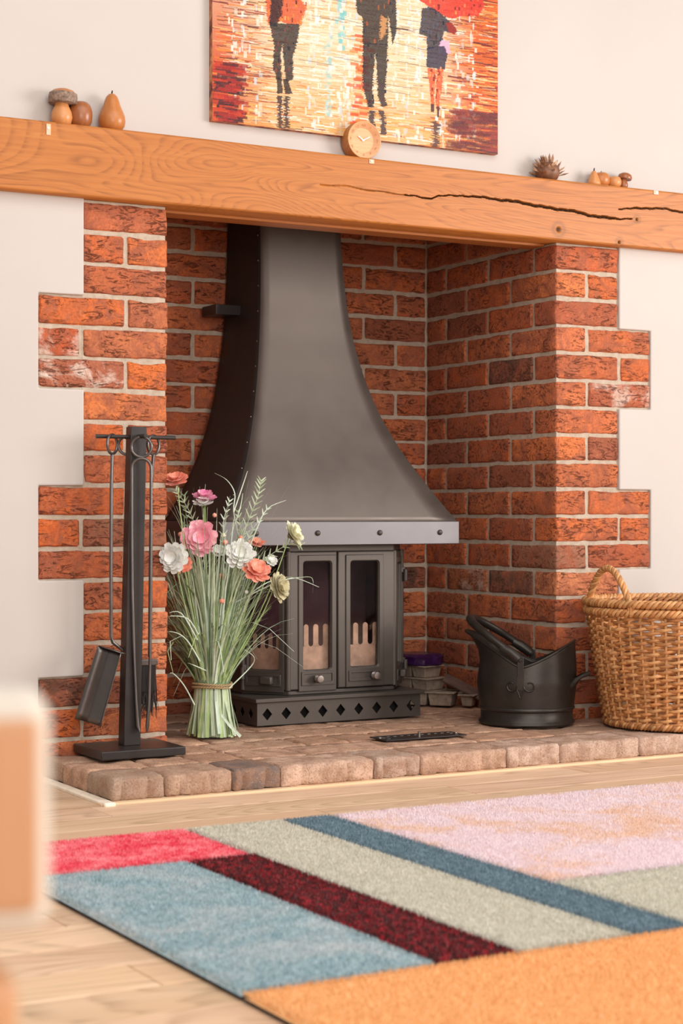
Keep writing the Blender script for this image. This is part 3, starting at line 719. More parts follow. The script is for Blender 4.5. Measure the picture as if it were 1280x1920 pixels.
# canted side panels
for s, org, rot in ((-1, (LXb, LYb, 0), -math.radians(52)), (1, (SX1, SYF, 0), math.radians(52))):
    Ms = Matrix.Translation(org) @ Matrix.Rotation(rot, 4, 'Z')
    mgn = .020
    r = door('side_panel', Ms, CW, (.022, CW-.030, SZ0+.060, SZ1-.038), (SZ0+.016, SZ0+.048), CW/2, 0, (0, SZ0+.155, SZ0+.115, [(.026,.037),(.049,.060),(.072,.083),(.095,.106)]), knobby=False)
    mb = MB(); mb.box((CW*.45, -.022, SZ0+.021), (CW*.70, -.004, SZ0+.043)); 
    for i, v in enumerate(mb.v): mb.v[i] = tuple(Ms @ Vector(v))
    o = mb.build('air_slider', M['iron'], r, bevel=.004)
# corner pillars rounding the front edges
for x in (SX0+.001, SX1-.001):
    mb = MB(); mb.tube([(x, SYF+.007, SZ0+.006), (x, SYF+.007, SZ1-.003)], .0085, 16); wparent(mb.build('corner_pillar', M['iron'], smooth=50), stove)
# hinges at the right and left back edges
for x, s in ((RXb, 1), (LXb, -1)):
    for z in (SZ1-.062, SZ0+.062):
        mb = MB(); mb.box((x-.012 if s > 0 else x-.004, LYb-.016, z-.006), (x+.004 if s > 0 else x+.012, LYb+.012, z+.010)); mb.tube([(x+.004*s, LYb-.016, z-.030), (x+.004*s, LYb-.016, z+.004)], .0065, 12)
        wparent(mb.build('hinge', M['iron'], bevel=.0015), stove)
mb = MB(); mb.tube([(RXb-.004, LYb-.004, SZ0+.004), (RXb-.004, LYb-.004, SZ1-.002)], .008, 12); wparent(mb.build('hinge_rod', M['iron'], smooth=50), stove)
mb = MB(); mb.tube([(LXb+.004, LYb-.004, SZ0+.004), (LXb+.004, LYb-.004, SZ1-.002)], .008, 12); wparent(mb.build('hinge_rod', M['iron'], smooth=50), stove)

# ------------------------------------------------------------------ flared canopy hood
HXC = .822
prof = [(1.86,.126,.452,.655),(1.5,.127,.450,.655),(1.4,.128,.447,.655),(1.3,.131,.438,.655),(1.2,.137,.427,.652),(1.1,.149,.410,.648),(1.0,.168,.384,.640),(.9,.195,.350,.626),(.8,.234,.303,.612),(.75,.259,.274,.604),(.7,.287,.246,.597),(.65,.319,.222,.588),(.61,.349,.206,.580),(.595,.362,.200,.578)]
pz = [p[0] for p in prof][::-1]
zs_ = np.linspace(.595, 1.86, 90); 
A_ = np.interp(zs_, pz, [p[1] for p in prof][::-1]); YF_ = np.interp(zs_, pz, [p[2] for p in prof][::-1]); YB_ = np.interp(zs_, pz, [p[3] for p in prof][::-1])
def sm(a):
    for _ in range(6): a = np.concatenate([a[:1], (a[:-2]+2*a[1:-1]+a[2:])/4, a[-1:]])
    return a
A_, YF_, YB_ = sm(A_), sm(YF_), sm(YB_)
hood = thing('stove_hood', 'tall flared dark metal canopy hood with riveted rim above the stove', 'stove hood', (HXC, .45, .532))
HH = Vector(hood.location)
def hp(x, y, z): return (x-HH.x, y-HH.y, z-HH.z)
def hface(kind):
    mb = MB(); n = len(zs_); m = 10; vs = []
    for i in range(n):
        for j in range(m):
            t_ = j/(m-1)
            if kind == 'front': x, y = HXC - A_[i] + 2*A_[i]*t_, YF_[i]
            elif kind == 'left': x, y = HXC - A_[i], YB_[i] + (YF_[i]-YB_[i])*t_
            elif kind == 'right': x, y = HXC + A_[i], YF_[i] + (YB_[i]-YF_[i])*t_
            else: x, y = HXC + A_[i] - 2*A_[i]*t_, YB_[i]
            vs.append(hp(x, y, zs_[i]))
    mb.add(vs, [(i*m+j, i*m+j+1, (i+1)*m+j+1, (i+1)*m+j) for i in range(n-1) for j in range(m-1)])
    me = bpy.data.meshes.new(kind); me.from_pydata(mb.v, [], mb.f); me.update()
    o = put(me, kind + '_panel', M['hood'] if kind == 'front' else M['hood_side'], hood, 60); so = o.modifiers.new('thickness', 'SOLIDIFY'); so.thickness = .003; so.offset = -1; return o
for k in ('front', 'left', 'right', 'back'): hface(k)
seam = MB()
for s in (-1, 1): seam.tube([hp(HXC + s*(A_[i]-.0012), YF_[i]+.0012, zs_[i]) for i in range(0, 90)], .0013, 8)
seam.build('folded_seam', M['hood_side'], hood, smooth=50)
RA, RY0, RY1, RZ0, RZ1 = .366, .196, .56, .533, .5965
rim = MB(); th = .004
rim.box(hp(HXC-RA, RY0, RZ0), hp(HXC+RA, RY0+th, RZ1)); ob = rim.build('front_rim', M['rim'], hood, bevel=.002)
rim = MB(); rim.box(hp(HXC-RA, RY0+th, RZ0), hp(HXC-RA+th, RY1, RZ1)); rim.box(hp(HXC+RA-th, RY0+th, RZ0), hp(HXC+RA, RY1, RZ1)); rim.box(hp(HXC-RA+th, RY0+th, RZ1-.003), hp(HXC+RA-th, RY0+.02, RZ1-.0005)); rim.build('side_rim', M['rim'], hood, bevel=.0015)
mb = MB(); mb.box(hp(HXC-RA+.004, RY0+.004, RZ0+.012), hp(HXC+RA-.004, RY1, RZ0+.016)); mb.build('soffit_plate', M['black'], hood)
for u in (595.5, 712, 824.5):
    p = at(u, 1001.5, RY0); rb = MB(); rb.lathe([(.0075, 0), (.0075, .002), (.006, .0048), (.003, .0068), (0, .0072)], (p.x-HH.x, RY0-HH.y, .5655-HH.z), 16, M=Matrix.Rotation(math.pi/2, 4, 'X'))
    rb.build('rivet', M['iron'], hood, smooth=60)
p = at(480, 1001.5, RY0); rb = MB(); rb.lathe([(.0075, 0), (.0075, .002), (.006, .0048), (.003, .0068), (0, .0072)], (p.x-HH.x, RY0-HH.y, .5655-HH.z), 16, M=Matrix.Rotation(math.pi/2, 4, 'X')); rb.build('rivet', M['iron'], hood, smooth=60)
pv = MB(); pv.lathe([(.0026, 0), (.0022, .0014), (0, .0018)], (0, 0, 0), 8, M=Matrix.Rotation(-math.pi/2, 4, 'Y')); pvm = pv.mesh('screw'); pvm.materials.append(M['chrome'])
for zq in np.arange(.66, 1.42, .073):
    k = int(np.argmin(abs(zs_-zq)))
    for s in (-1, 1):
        o = put(pvm, 'screw', None, hood); o.location = hp(HXC + s*(A_[k]+.0004), YF_[k]+.014, zs_[k])
        if s > 0: o.rotation_euler = (0, math.pi, 0)
bk = MB(); bk.box(hp(.607, .550, 1.176), hp(.72, .640, 1.204)); bk.build('side_bracket', M['black'], hood, bevel=.001)

# ------------------------------------------------------------------ helmet coal scuttle
SCX, SCY = 1.250, -.038
sc = thing('coal_scuttle', 'black metal helmet shaped coal scuttle with swing handle beside the brick pier', 'coal scuttle', (SCX, SCY, HZ+.004), -YAW - math.radians(13))
def rimz(c): return .156 + (.066*c**1.35 if c > 0 else .088*(-c)**1.2)
def sradius(c, s_, z):
    zl = [0, .045, .11, .165, .195, .225, .25]
    rl = np.interp(z, zl, [.124, .127, .134, .125, .130, .146, .170]); rr = np.interp(z, zl, [.124, .127, .134, .133, .131, .129, .127]); rf = np.interp(z, zl, [.122, .124, .129, .124, .121, .12, .12])
    return (rr if c > 0 else rl), rf
def sgrid(off, zlo=.041):
    n, m = 72, 22; vs = []
    for k in range(m):
        for j in range(n):
            a = 2*math.pi*j/n; c, s_ = math.cos(a), math.sin(a); z = zlo + (rimz(c)-zlo)*k/(m-1)
            rx, ry = sradius(c, s_, z); vs.append((( rx-off)*c, (ry-off)*s_, z))
    return vs, n, m
vs, n, m = sgrid(0); mb = MB(); mb.add(vs, [(k*n+j, k*n+(j+1) % n, (k+1)*n+(j+1) % n, (k+1)*n+j) for k in range(m-1) for j in range(n)])
mb.add([(.12*math.cos(2*math.pi*j/n), .12*math.sin(2*math.pi*j/n), .043) for j in range(n)], [tuple(range(n))])
me = bpy.data.meshes.new('body'); me.from_pydata(mb.v, [], mb.f); me.update()
o = put(me, 'body', M['scuttle'], sc, 60); so = o.modifiers.new('t', 'SOLIDIFY'); so.thickness = .003; so.offset = -1
mb = MB(); mb.tube([((sradius(math.cos(a), 0, rimz(math.cos(a)))[0])*math.cos(a), sradius(math.cos(a), 0, rimz(math.cos(a)))[1]*math.sin(a), rimz(math.cos(a))) for a in [2*math.pi*j/96 for j in range(97)]], .0034, 8); mb.build('rolled_rim', M['scuttle'], sc, smooth=60)
mb = MB(); mb.lathe([(.118, .002), (.127, .0), (.1295, .004), (.127, .009), (.1235, .012), (.1235, .036), (.1275, .038), (.1295, .042), (.1275, .047), (.124, .049), (.118, .049)], (0, 0, 0), 64); mb.build('foot_ring', M['scuttle'], sc, smooth=50)
pts = [(-.152*math.sin(p), -.122*math.cos(p), .172+.105*math.sin(p)**.9) for p in [math.pi*(k/32) for k in range(33)]]
mb = MB(); mb.tube(pts, [.0085+.003*math.sin(math.pi*k/32) for k in range(33)], 14)
for s in (-1, 1):
    mb.tube([(-.004-.012*0, s*.122, .176), (-.030, s*.118, .196), (-.052, s*.113, .208)], [.0125, .0145, .0115], 12)
mb.build('bail_handle', M['scuttle'], sc, smooth=60)
for s in (-1, 1):
    mb = MB(); mb.box((-.0085, s*.1275-.0022, .128), (.0085, s*.1275+.0022, .185)); mb.tube([(0, s*.112, .176), (0, s*.133, .176)], .0045, 10); mb.build('strap', M['scuttle'], sc, bevel=.0012)
    sw = MB()                                                      # scroll ornament under the strap
    for q in (-1, 1):
        P_ = []
        for k in range(22):
            a = k/21*math.pi*1.7; r_ = .0155*(1-.45*k/21); x = q*(.024 + r_*math.cos(a+math.pi)); z = .108 + r_*math.sin(a+math.pi)*1.0
            c_ = x/.134; yv = s*(.1295*math.sqrt(max(0, 1-c_*c_))+.0002); P_.append((x, yv, z))
        sw.tube(P_, .0024, 6)
        sw.tube([(q*.010, s*.1285, .100), (0, s*.1300, .076)], .0018, 6)
    sw.box((-.009, s*.1285-.0016, .098), (.009, s*.1285+.0016, .132))
    sw.build('scroll_ornament', M['scuttle'], sc, smooth=60)
mb = MB(); mb.tube([(.118, -.040, .100), (.126, -.046, .106), (.140, -.048, .122), (.152, -.048, .130), (.168, -.048, .137), (.174, -.048, .139)], [.009, .009, .0065, .005, .0065, .0085], 12)
mb.tube([(.118, .040, .100), (.126, .046, .106), (.138, .030, .122), (.152, -.020, .132), (.166, -.044, .137)], [.008, .008, .0055, .005, .006], 12)
mb.build('tipping_handle', M['scuttle'], sc, smooth=60)

# ------------------------------------------------------------------ wicker log basket
BKX, BKY, BH = 1.578, -.262, .335
bk = thing('wicker_basket', 'tall round honey wicker log basket with rope twist handles at right', 'basket', (BKX, BKY, HZ+.004))
def br(z): return .183 + (.232-.183)*min(1, z/.29)**.85
NS = 44
mb = MB(); mb.tube([(0, 0, .004), (0, 0, .31)], .0038, 6); 
for i in range(NS):
    a = 2*math.pi*(i+.3)/NS; q = MB()
    q.tube([(br(z)*math.cos(a), br(z)*math.sin(a), z) for z in np.linspace(.006, .315, 12)], .0036, 6)
    q.build('stake', M['wicker_l'], bk, smooth=60)
wm = [M['wicker'], M['wicker_l'], M['wicker_d']]
ROWS = 31; ns = NS*8
for rI in range(ROWS):
    z = .016 + rI*(.282/ROWS); q = MB(); pts = []
    for k in range(ns+1):
        a = 2*math.pi*(k/ns); ph = (k/8 - .3)*math.pi + (rI % 2)*math.pi
        pts.append(((br(z)+.0050*math.cos(ph))*math.cos(a), (br(z)+.0050*math.cos(ph))*math.sin(a), z + .0016*math.sin(a*5+rI*1.7) + .0022*math.sin(ph)))
    q.tube(pts, .0043, 6, cap=False)
    q.build('weaver', rnd.choice(wm[:2] + [wm[0]]), bk, smooth=60)
def braid(z, r, amp, nper, rad, cnt, mats, name, mb_=None):
    for c_ in range(cnt):
        q = MB(); pts = []; N = nper*10
        for k in range(N+1):
            a = 2*math.pi*k/N; ph = 2*math.pi*k/10 + 2*math.pi*c_/cnt
            pts.append(((r+amp*math.cos(ph))*math.cos(a), (r+amp*math.cos(ph))*math.sin(a), z+amp*1.1*math.sin(ph)))
        q.tube(pts, rad, 6, cap=False); q.build(name, mats[c_ % len(mats)], bk, smooth=60)
braid(.009, .187, .0055, 40, .0046, 3, wm, 'base_braid')
braid(.304, .238, .0065, 36, .005, 3, [wm[1], wm[0], wm[1]], 'border_braid')
braid(.327, .240, .0065, 38, .005, 3, [wm[1], wm[1], wm[0]], 'border_braid')
braid(.318, .229, .005, 38, .0045, 2, [wm[2], wm[0]], 'border_braid')
mb = MB(); mb.lathe([(0, .010), (.183, .010), (.183, .016), (0, .016)], (0, 0, 0), 48); mb.build('basket_base', M['wicker_d'], bk)
def hpos(th): a = th; v = R_*math.cos(a) - F_*math.sin(a); return Vector((v.x, v.y, 0))
def bhandle(th0, th1):
    P0 = hpos(math.radians(th0))*.240 + Vector((0, 0, .30)); P1 = hpos(math.radians(th1))*.240 + Vector((0, 0, .30))
    base = []; K = 60
    out = ((P0+P1)/2); out.z = 0; out.normalize()
    for k in range(K+1):
        t_ = k/K; s_ = math.sin(math.pi*t_)
        p = P0.lerp(P1, t_) + Vector((0, 0, .118*s_**.75)) + out*.006*s_
        base.append(p)
    for c_ in range(4):
        q = MB(); pts = []
        for k in range(K+1):
            t_ = (base[min(k+1, K)]-base[max(k-1, 0)]).normalized(); n1 = t_.cross(out).normalized(); n2 = t_.cross(n1)
            ph = k/K*2*math.pi*7 + c_*math.pi/2; pts.append(base[k] + (n1*math.cos(ph)+n2*math.sin(ph))*.0052)
        q.tube(pts, .0045, 7); q.build('handle_strand', [wm[1], wm[0], wm[1], wm[0]][c_], bk, smooth=60)
bhandle(176, 128); bhandle(-4, -52)

# ------------------------------------------------------------------ fire tools
ft = thing('fire_tool_stand', 'black square steel post stand on a flat base plate for fire tools', 'tool stand', (.077, -.092, HZ+.0035))
mb = MB(); mb.box((-.107, -.093, .0005), (.103, .084, .0205)); mb.build('base_plate', M['black'], ft, bevel=.0025)
mb = MB(); x0, x1 = -.021, .0215; lean = .018
pp = []
for z, dx, k in ((.0205, 0, 1.0), (.765, lean, .93)):
    for x, y in ((x0, -.017), (x1, -.017), (x1, .017), (x0, .017)): pp.append((x*k+dx, y*k, z))
mb.add(pp, [(3,2,1,0), (4,5,6,7), (0,1,5,4), (1,2,6,5), (2,3,7,6), (3,0,4,7)]); mb.build('post', M['black'], ft, bevel=.0015)
RZ = .741; RX = lean*.96
mb = MB(); mb.tube([(RX-.100, 0, RZ), (RX+.100, 0, RZ)], .0048, 12); mb.tube([(RX, -.058, RZ+.001), (RX, .058, RZ+.001)], .0048, 12); mb.build('hanging_rod', M['black'], ft, smooth=50)
FT = Vector(ft.location)
def ring(mb, c, r, t_, rz=0, squash=1.0, ry=None):
    ry = ry or r
    M_ = Matrix.Rotation(rz, 3, 'Z'); mb.tube([Vector(c) + M_ @ Vector((r*math.cos(a), 0, ry*math.sin(a))) for a in [2*math.pi*k/36 for k in range(37)]], t_, 8, cap=False)
def toolobj(name, label, cat, x, y, z, rz=0): 
    o = thing(name, label, cat, (FT.x+x, FT.y+y, FT.z+z), rz); o['group'] = 'fire tools hung on the black stand'; return o
# shovel, hung from the left end of the rod
tz = RZ - .018
rr, ryy = .0155, .0235
sh = toolobj('fire_shovel', 'black fire shovel hanging left of the steel post', 'fire shovel', RX-.060, 0, tz, math.radians(38))
mb = MB(); ring(mb, (0, 0, 0), .0225, .0034); mb.build('hanging_ring', M['tool'], sh, smooth=60)
mb = MB(); Ri = Matrix.Rotation(-math.radians(38), 3, 'Z'); mb.tube([Ri @ Vector(p) for p in [(0, 0, -.024), (-.002, 0, -.10), (-.003, 0, -.30), (-.003, 0, -.448), (.002, 0, -.462), (.018, .0, -.474), (.026, 0, -.480)]], .0042, 10); mb.build('shaft', M['tool'], sh, smooth=60)
pan = MB(); 
Mp = Ri.to_4x4() @ Matrix.Translation((.0, -.010, -.490)) @ Matrix.Rotation(math.radians(-YAW*57.3 - 28), 4, 'Z') @ Matrix.Rotation(math.radians(12.5), 4, 'Y') @ Matrix.Rotation(math.radians(-10), 4, 'X')
n_, m_ = 12, 8; vs = []
for i in range(n_+1):
    t_ = i/n_; z = .012 - .178*t_; w = .034 + .004*t_
    for j in range(m_+1):
        u = -1 + 2*j/m_; lip = .024*(max(0, abs(u)-.5)/.5)**1.2; vs.append((u*w, -lip - (.003*t_), z))
pan.add([Mp @ Vector(v) for v in vs], [(i*(m_+1)+j, i*(m_+1)+j+1, (i+1)*(m_+1)+j+1, (i+1)*(m_+1)+j) for i in range(n_) for j in range(m_)])
pan.add([Mp @ Vector(v) for v in [(-.034, -.024, .012), (.034, -.024, .012), (.034, 0, .012), (-.034, 0, .012)]], [(0, 1, 2, 3)])
o = pan.build('pan', M['tool'], sh, smooth=35); so = o.modifiers.new('t', 'SOLIDIFY'); so.thickness = .0022
# tongs on the front peg
tg = toolobj('fire_tongs', 'black fire tongs hanging in front of the steel post', 'fire tongs', RX + .001, -.030, tz-.002, -YAW)
mb = MB(); ring(mb, (0, 0, -.004), .0235, .0036, 0); mb.build('hanging_ring', M['tool'], tg, smooth=60)
for s in (-1, 1):
    mb = MB(); pts = [(0, 0, -.031)]
    for k in range(1, 8): a = math.pi/2*k/7; pts.append((s*.0225*math.sin(a), 0, -.0535 + .0225*math.cos(a)))
    xe = -.0085 if s < 0 else .0135
    pts += [(s*.0225, 0, -.20), (s*.0215, 0, -.33), (s*.017 if s < 0 else .020, 0, -.50), (xe-.004*s*-1, 0, -.60), (xe, 0, -.655), (xe + (.004 if s < 0 else -.001), -.002, -.668)]
    mb.tube(pts, [.0038]*(len(pts)-3) + [.0038, .0048, .0022], 10); mb.build('tong_arm', M['tool'], tg, smooth=60)
# brush right of the post, behind the tongs
bs = toolobj('hearth_brush', 'black bristled hearth brush hanging right of the steel post', 'hearth brush', RX+.045, .002, tz, math.radians(30))
mb = MB(); ring(mb, (0, 0, 0), .0225, .0034); mb.build('hanging_ring', M['tool'], bs, smooth=60)
mb = MB(); Rb = Matrix.Rotation(-math.radians(30), 3, 'Z'); mb.tube([Rb @ Vector(p) for p in [(0, 0, -.023), (-.004, .004, -.10), (-.006, .010, -.50)]], .0038, 10); mb.build('shaft', M['tool'], bs, smooth=60)
mb = MB(); mb.box((-.034, .000, -.520), (.012, .020, -.505), M=Rb.to_4x4()); mb.build('brush_head', M['tool'], bs, bevel=.002)
mb = MB(); r2 = random.Random(5)
for k in range(170):
    x = r2.uniform(-.030, .008); y = r2.uniform(.002, .018); mb.tube([Rb @ Vector((x, y, -.518)), Rb @ Vector((x + r2.uniform(-.006, .006), y + r2.uniform(-.006, .006), -.58)), Rb @ Vector((x*1.25 + r2.uniform(-.010, .010), y*1.2 + r2.uniform(-.008, .008), -.598-r2.uniform(0, .05)))], [.0012, .001, .0004], 3, cap=False)
tag(mb.build('bristles', M['black'], bs), kind='stuff')
pk = toolobj('fire_poker', 'black fire poker hanging behind the steel post', 'fire poker', RX-.004, .040, tz, math.radians(-30))
mb = MB(); ring(mb, (0, 0, 0), .0225, .0034); mb.build('hanging_ring', M['tool'], pk, smooth=60)
mb = MB(); mb.tube([(0, 0, -.023), (0, 0, -.30), (0, 0, -.60), (0, 0, -.63)], [.0038, .0038, .0038, .0015], 10); mb.tube([(0, 0, -.58), (.018, 0, -.592), (.024, 0, -.61)], [.0038, .003, .0012], 8); mb.build('shaft', M['tool'], pk, smooth=60)

# ------------------------------------------------------------------ air vent plate in the hearth
vt = thing('hearth_vent', 'flat black slotted air vent plate with steel knob set in the hearth', 'vent', (.829, -.165, HZ+.0045))
mb = MB(); mb.box((-.119, -.041, -.0005), (.119, .041, .0025)); mb.build('vent_plate', M['black'], vt, bevel=.001)
sl = MB(); sl.box((-.0045, -.0014, .0024), (.0045, .0014, .0029)); slm = sl.mesh('slot'); slm.materials.append(M['chrome'])
for ix in range(11):
    for iy in ((.016,) if 0 < ix < 10 else (-.020, .004, .020)):
        o = put(slm, 'slot', None, vt); o.location = (-.100+ix*.020, iy, 0)
mb = MB(); mb.lathe([(.0032, .002), (.0032, .011), (.004, .0115), (.004, .0145), (0, .015)], (-.006, -.012, 0), 14); mb.build('knob', M['chrome'], vt, smooth=50)
for x in (-.112, .112):
    mb = MB(); mb.lathe([(.004, .002), (.003, .004), (0, .0045)], (x, 0, 0), 10); mb.build('screw', M['chrome'], vt)

# ------------------------------------------------------------------ things on the mantel
MZ = BZ1 + .0003
def seat(o): return o
def mushroom(x, y, s, label, cap_r, stem_r, h, bark, grp, mats, lean=0):
    o = thing('wooden_mushroom', label, 'ornament', (x, y, MZ), 0, grp); mb = MB()
    mb.lathe([(stem_r*.55, 0), (stem_r*.85, h*.05), (stem_r, h*.22), (stem_r*.93, h*.36), (stem_r*.68, h*.52), (stem_r*.58, h*.62), (stem_r*.60, h*.72), (0, h*.73)], (0, 0, 0), 28)
    mb.build('stem', mats[0], o, smooth=60)
    Mx = Matrix.Rotation(lean, 4, 'Y'); mb = MB()
    if bark:
        mb.lathe([(cap_r*.5, h*.62), (cap_r*.96, h*.60), (cap_r*1.0, h*.63)], (0, 0, 0), 40, M=Mx); mb.lathe([(cap_r*.94, h*.86), (cap_r*.75, h*.94), (cap_r*.4, h*.99), (0, h*1.0)], (0, 0, 0), 40, M=Mx)
        mb.build('cap', mats[1], o, smooth=50)
        mb = MB(); mb.lathe([(cap_r*.96, h*.598), (cap_r*1.02, h*.62), (cap_r*1.01, h*.80), (cap_r*.98, h*.865), (cap_r*.92, h*.875)], (0, 0, 0), 64, M=Mx, wob=lambda a, z: 1+.018*noise.noise(Vector((math.cos(a)*4, math.sin(a)*4, z*90)))); mb.build('bark_band', M['bark'], o, smooth=60)
    else:
        mb.lathe([(cap_r*.45, h*.64), (cap_r*.92, h*.60), (cap_r, h*.70), (cap_r*.88, h*.88), (cap_r*.5, h*.985), (0, h)], (0, 0, 0), 32, M=Mx); mb.build('cap', mats[1], o, smooth=60)
    return o
def fruit(name, x, y, prof_, label, mat, grp, stem=None, n=32):
    o = thing(name, label, 'ornament', (x, y, MZ), 0, grp); mb = MB(); mb.lathe(prof_, (0, 0, 0), n); mb.build('fruit_body', mat, o, smooth=80)
    if stem:
        mb = MB(); zt_ = stem[0]; mb.tube([(0, 0, zt_-.003), (.0005, 0, zt_+stem[1]*.5), (.0015, 0, zt_+stem[1])], [stem[2], stem[2]*.8, stem[2]*.5], 8); mb.build('stalk', M['wood_c'] if len(stem) < 4 else M['void'], o, smooth=60)
    return o
def pearprof(r, h): return [(0, 0), (r*.45, 0), (r*.72, h*.035), (r*.93, h*.14), (r, h*.27), (r*.95, h*.40), (r*.80, h*.54), (r*.63, h*.68), (r*.53, h*.80), (r*.42, h*.90), (r*.24, h*.97), (0, h)]
def appleprof(r, h): return [(0, .0), (r*.45, 0), (r*.75, h*.06), (r*.95, h*.25), (r, h*.48), (r*.97, h*.68), (r*.82, h*.88), (r*.55, h*.985), (r*.25, h*.99), (r*.08, h*.94), (0, h*.93)]
G1 = 'turned wooden ornaments at the left of the mantel'; G2 = 'small turned wooden ornaments at the right of the mantel'
mushroom(-.056, -.002, 1, 'wooden mushroom with grey bark edged cap, leftmost on the mantel', .0335, .0255, .088, True, G1, (M['wood_b'], M['wood_a']), .05)
fruit('wooden_apple', -.0085, .0008, appleprof(.0285, .0625), 'brown wooden apple tucked behind the bark edged mushroom', M['wood_c'], G1, (.058, .006, .002))
fruit('wooden_pear', .0705, -.001, pearprof(.0325, .092), 'tall wooden pear with dark stalk, right of the bark edged mushroom', M['wood_a'], G1, (.091, .008, .0022, 1))
fruit('wooden_pear', 1.5025, -.004, [(0, 0), (.0165, 0), (.0190, .004), (.0178, .010), (.0135, .022), (.0090, .033), (.005, .040), (0, .0415)], 'small pale wooden pear with dark stalk, nearest the spiky ornament', M['wood_b'], G2, (.041, .008, .0022, 1))
fruit('wooden_pumpkin', 1.5345, .006, appleprof(.0255, .040), 'squat orange wooden fruit with dark stalk behind the small pale pear', M['wood_a'], G2, (.038, .007, .002, 1))
fruit('wooden_apple', 1.5725, -.006, appleprof(.0195, .0310), 'smallest round wooden apple, beside the brown mushroom at right', M['wood_b'], G2)
mushroom(1.6085, -.001, 1, 'small brown wooden mushroom, rightmost ornament on the mantel', .0205, .0125, .046, False, G2, (M['wood_c'], M['wood_c']), .14)
# hedgehog made of a spiky seed pod
M['podspike'] = simple('pod_scales', (.30, .155, .085), .55, 0, .4, 90); M['podbody'] = simple('pod_body', (.20, .085, .045), .5, 0, .35, 60)
M['podtip'] = simple('pod_tips', (.62, .38, .23), .6, 0, .3, 90)
hg = thing('spiky_seed_pod', 'brown spiky seed pod ornament with pale tipped scales on the mantel', 'ornament', (1.347, -.002, MZ))
mb = MB(); mb.lathe([(0, 0), (.026, .003), (.033, .018), (.031, .034), (.020, .047), (0, .052)], (0, 0, 0), 24, wob=lambda a, z: 1+.08*noise.noise(Vector((math.cos(a)*2, math.sin(a)*2, z*60)))); mb.build('pod', M['podbody'], hg, smooth=60)
r3 = random.Random(11)
sp = []
for k in range(130):
    el = math.asin(r3.uniform(.0, 1)); az = r3.uniform(0, 2*math.pi)
    d = Vector((math.cos(el)*math.cos(az), math.cos(el)*math.sin(az), math.sin(el)))
    if (d - Vector((.35, -.85, .1)).normalized()).length < .42: continue
    if any((d-e).length < .20 for e in sp): continue
    sp.append(d)
for d in sp:
    b0 = Vector((d.x*.030, d.y*.026, .012 + d.z*.034)); L = r3.uniform(.020, .030); dd = (d + Vector((-.25, 0, .12))).normalized()
    if dd.z < 0: dd.z = 0.05
    sd_ = dd.cross(Vector((0, 0, 1))).normalized() if abs(dd.z) < .95 else Vector((1, 0, 0)); w = .0042; up_ = sd_.cross(dd)
    q = MB(); q.add([b0-sd_*w*.5, b0+sd_*w*.5, b0+dd*L*.6+sd_*w, b0+dd*L+up_*.002, b0+dd*L*.6-sd_*w, b0+dd*L*.5+up_*.004], [(0,1,5), (1,2,5), (2,3,5), (3,4,5), (4,0,5), (0,4,3,2,1)])
    q.build('scale', M['podtip'] if r3.random() < .4 else M['podspike'], hg)

# round wooden clock
CKR = .0487; ck = thing('wooden_clock', 'small round pale wooden clock with white hands standing before the canvas', 'clock', (.7585, .0015, MZ + CKR), math.radians(-2))
mb = MB(); RX90 = Matrix.Rotation(math.pi/2, 4, 'X')
mb.lathe([(0, -.0195), (CKR*.98, -.0195), (CKR, -.018), (CKR, .0180), (CKR*.985, .0195)], (0, 0, 0), 72, M=RX90, cap=False); mb.build('case', M['clockside'], ck, smooth=40)
mb = MB(); mb.lathe([(CKR*.985, .0194), (CKR*.95, .0202), (CKR*.67, .0090), (CKR*.655, .0082), (0, .0082)], (0, 0, 0), 72, M=RX90, cap=False); mb.build('dial', M['clockwood'], ck, smooth=30)
def textobj(s, size, loc, rot, mat, par, ext=.0002, name='numeral'):
    cu = bpy.data.curves.new(name, 'FONT'); cu.body = s; cu.size = size; cu.extrude = ext; cu.align_x = 'CENTER'; cu.align_y = 'CENTER'
    tmp = bpy.data.objects.new(name, cu); COL.objects.link(tmp)
    me = bpy.data.meshes.new_from_object(tmp.evaluated_get(bpy.context.evaluated_depsgraph_get())); bpy.data.objects.remove(tmp); bpy.data.curves.remove(cu)
    o = bpy.data.objects.new(name, me); COL.objects.link(o); me.materials.clear(); me.materials.append(mat); o.parent = par; o.location = loc; o.rotation_euler = rot; return o
M['numeral'] = simple('engraved_numeral', (.42, .17, .06), .6)
sl_ = math.atan2(.0112, CKR*.28)
for h in range(1, 13):
    a = math.radians(90 - 30*h); r_ = CKR*.81; x, z = r_*math.cos(a), r_*math.sin(a)
    textobj(str(h), .0125, (x, -.0155, z), (math.pi/2, 0, 0), M['numeral'], ck)
for nm, ang, L, w in (('hour_hand', 90-305, .0165, .0013), ('minute_hand', 90-62, .0215, .0012)):
    a = math.radians(ang); q = MB(); M4_ = Matrix.Rotation(-a, 4, 'Y'); q.box((-.003, -.0122, -w), (L, -.0112, w), M=M4_); q.build(nm, M['white'], ck)
mb = MB(); mb.lathe([(.0026, .008), (.0026, .0128), (0, .0130)], (0, 0, 0), 16, M=RX90); mb.build('hub', M['white'], ck)

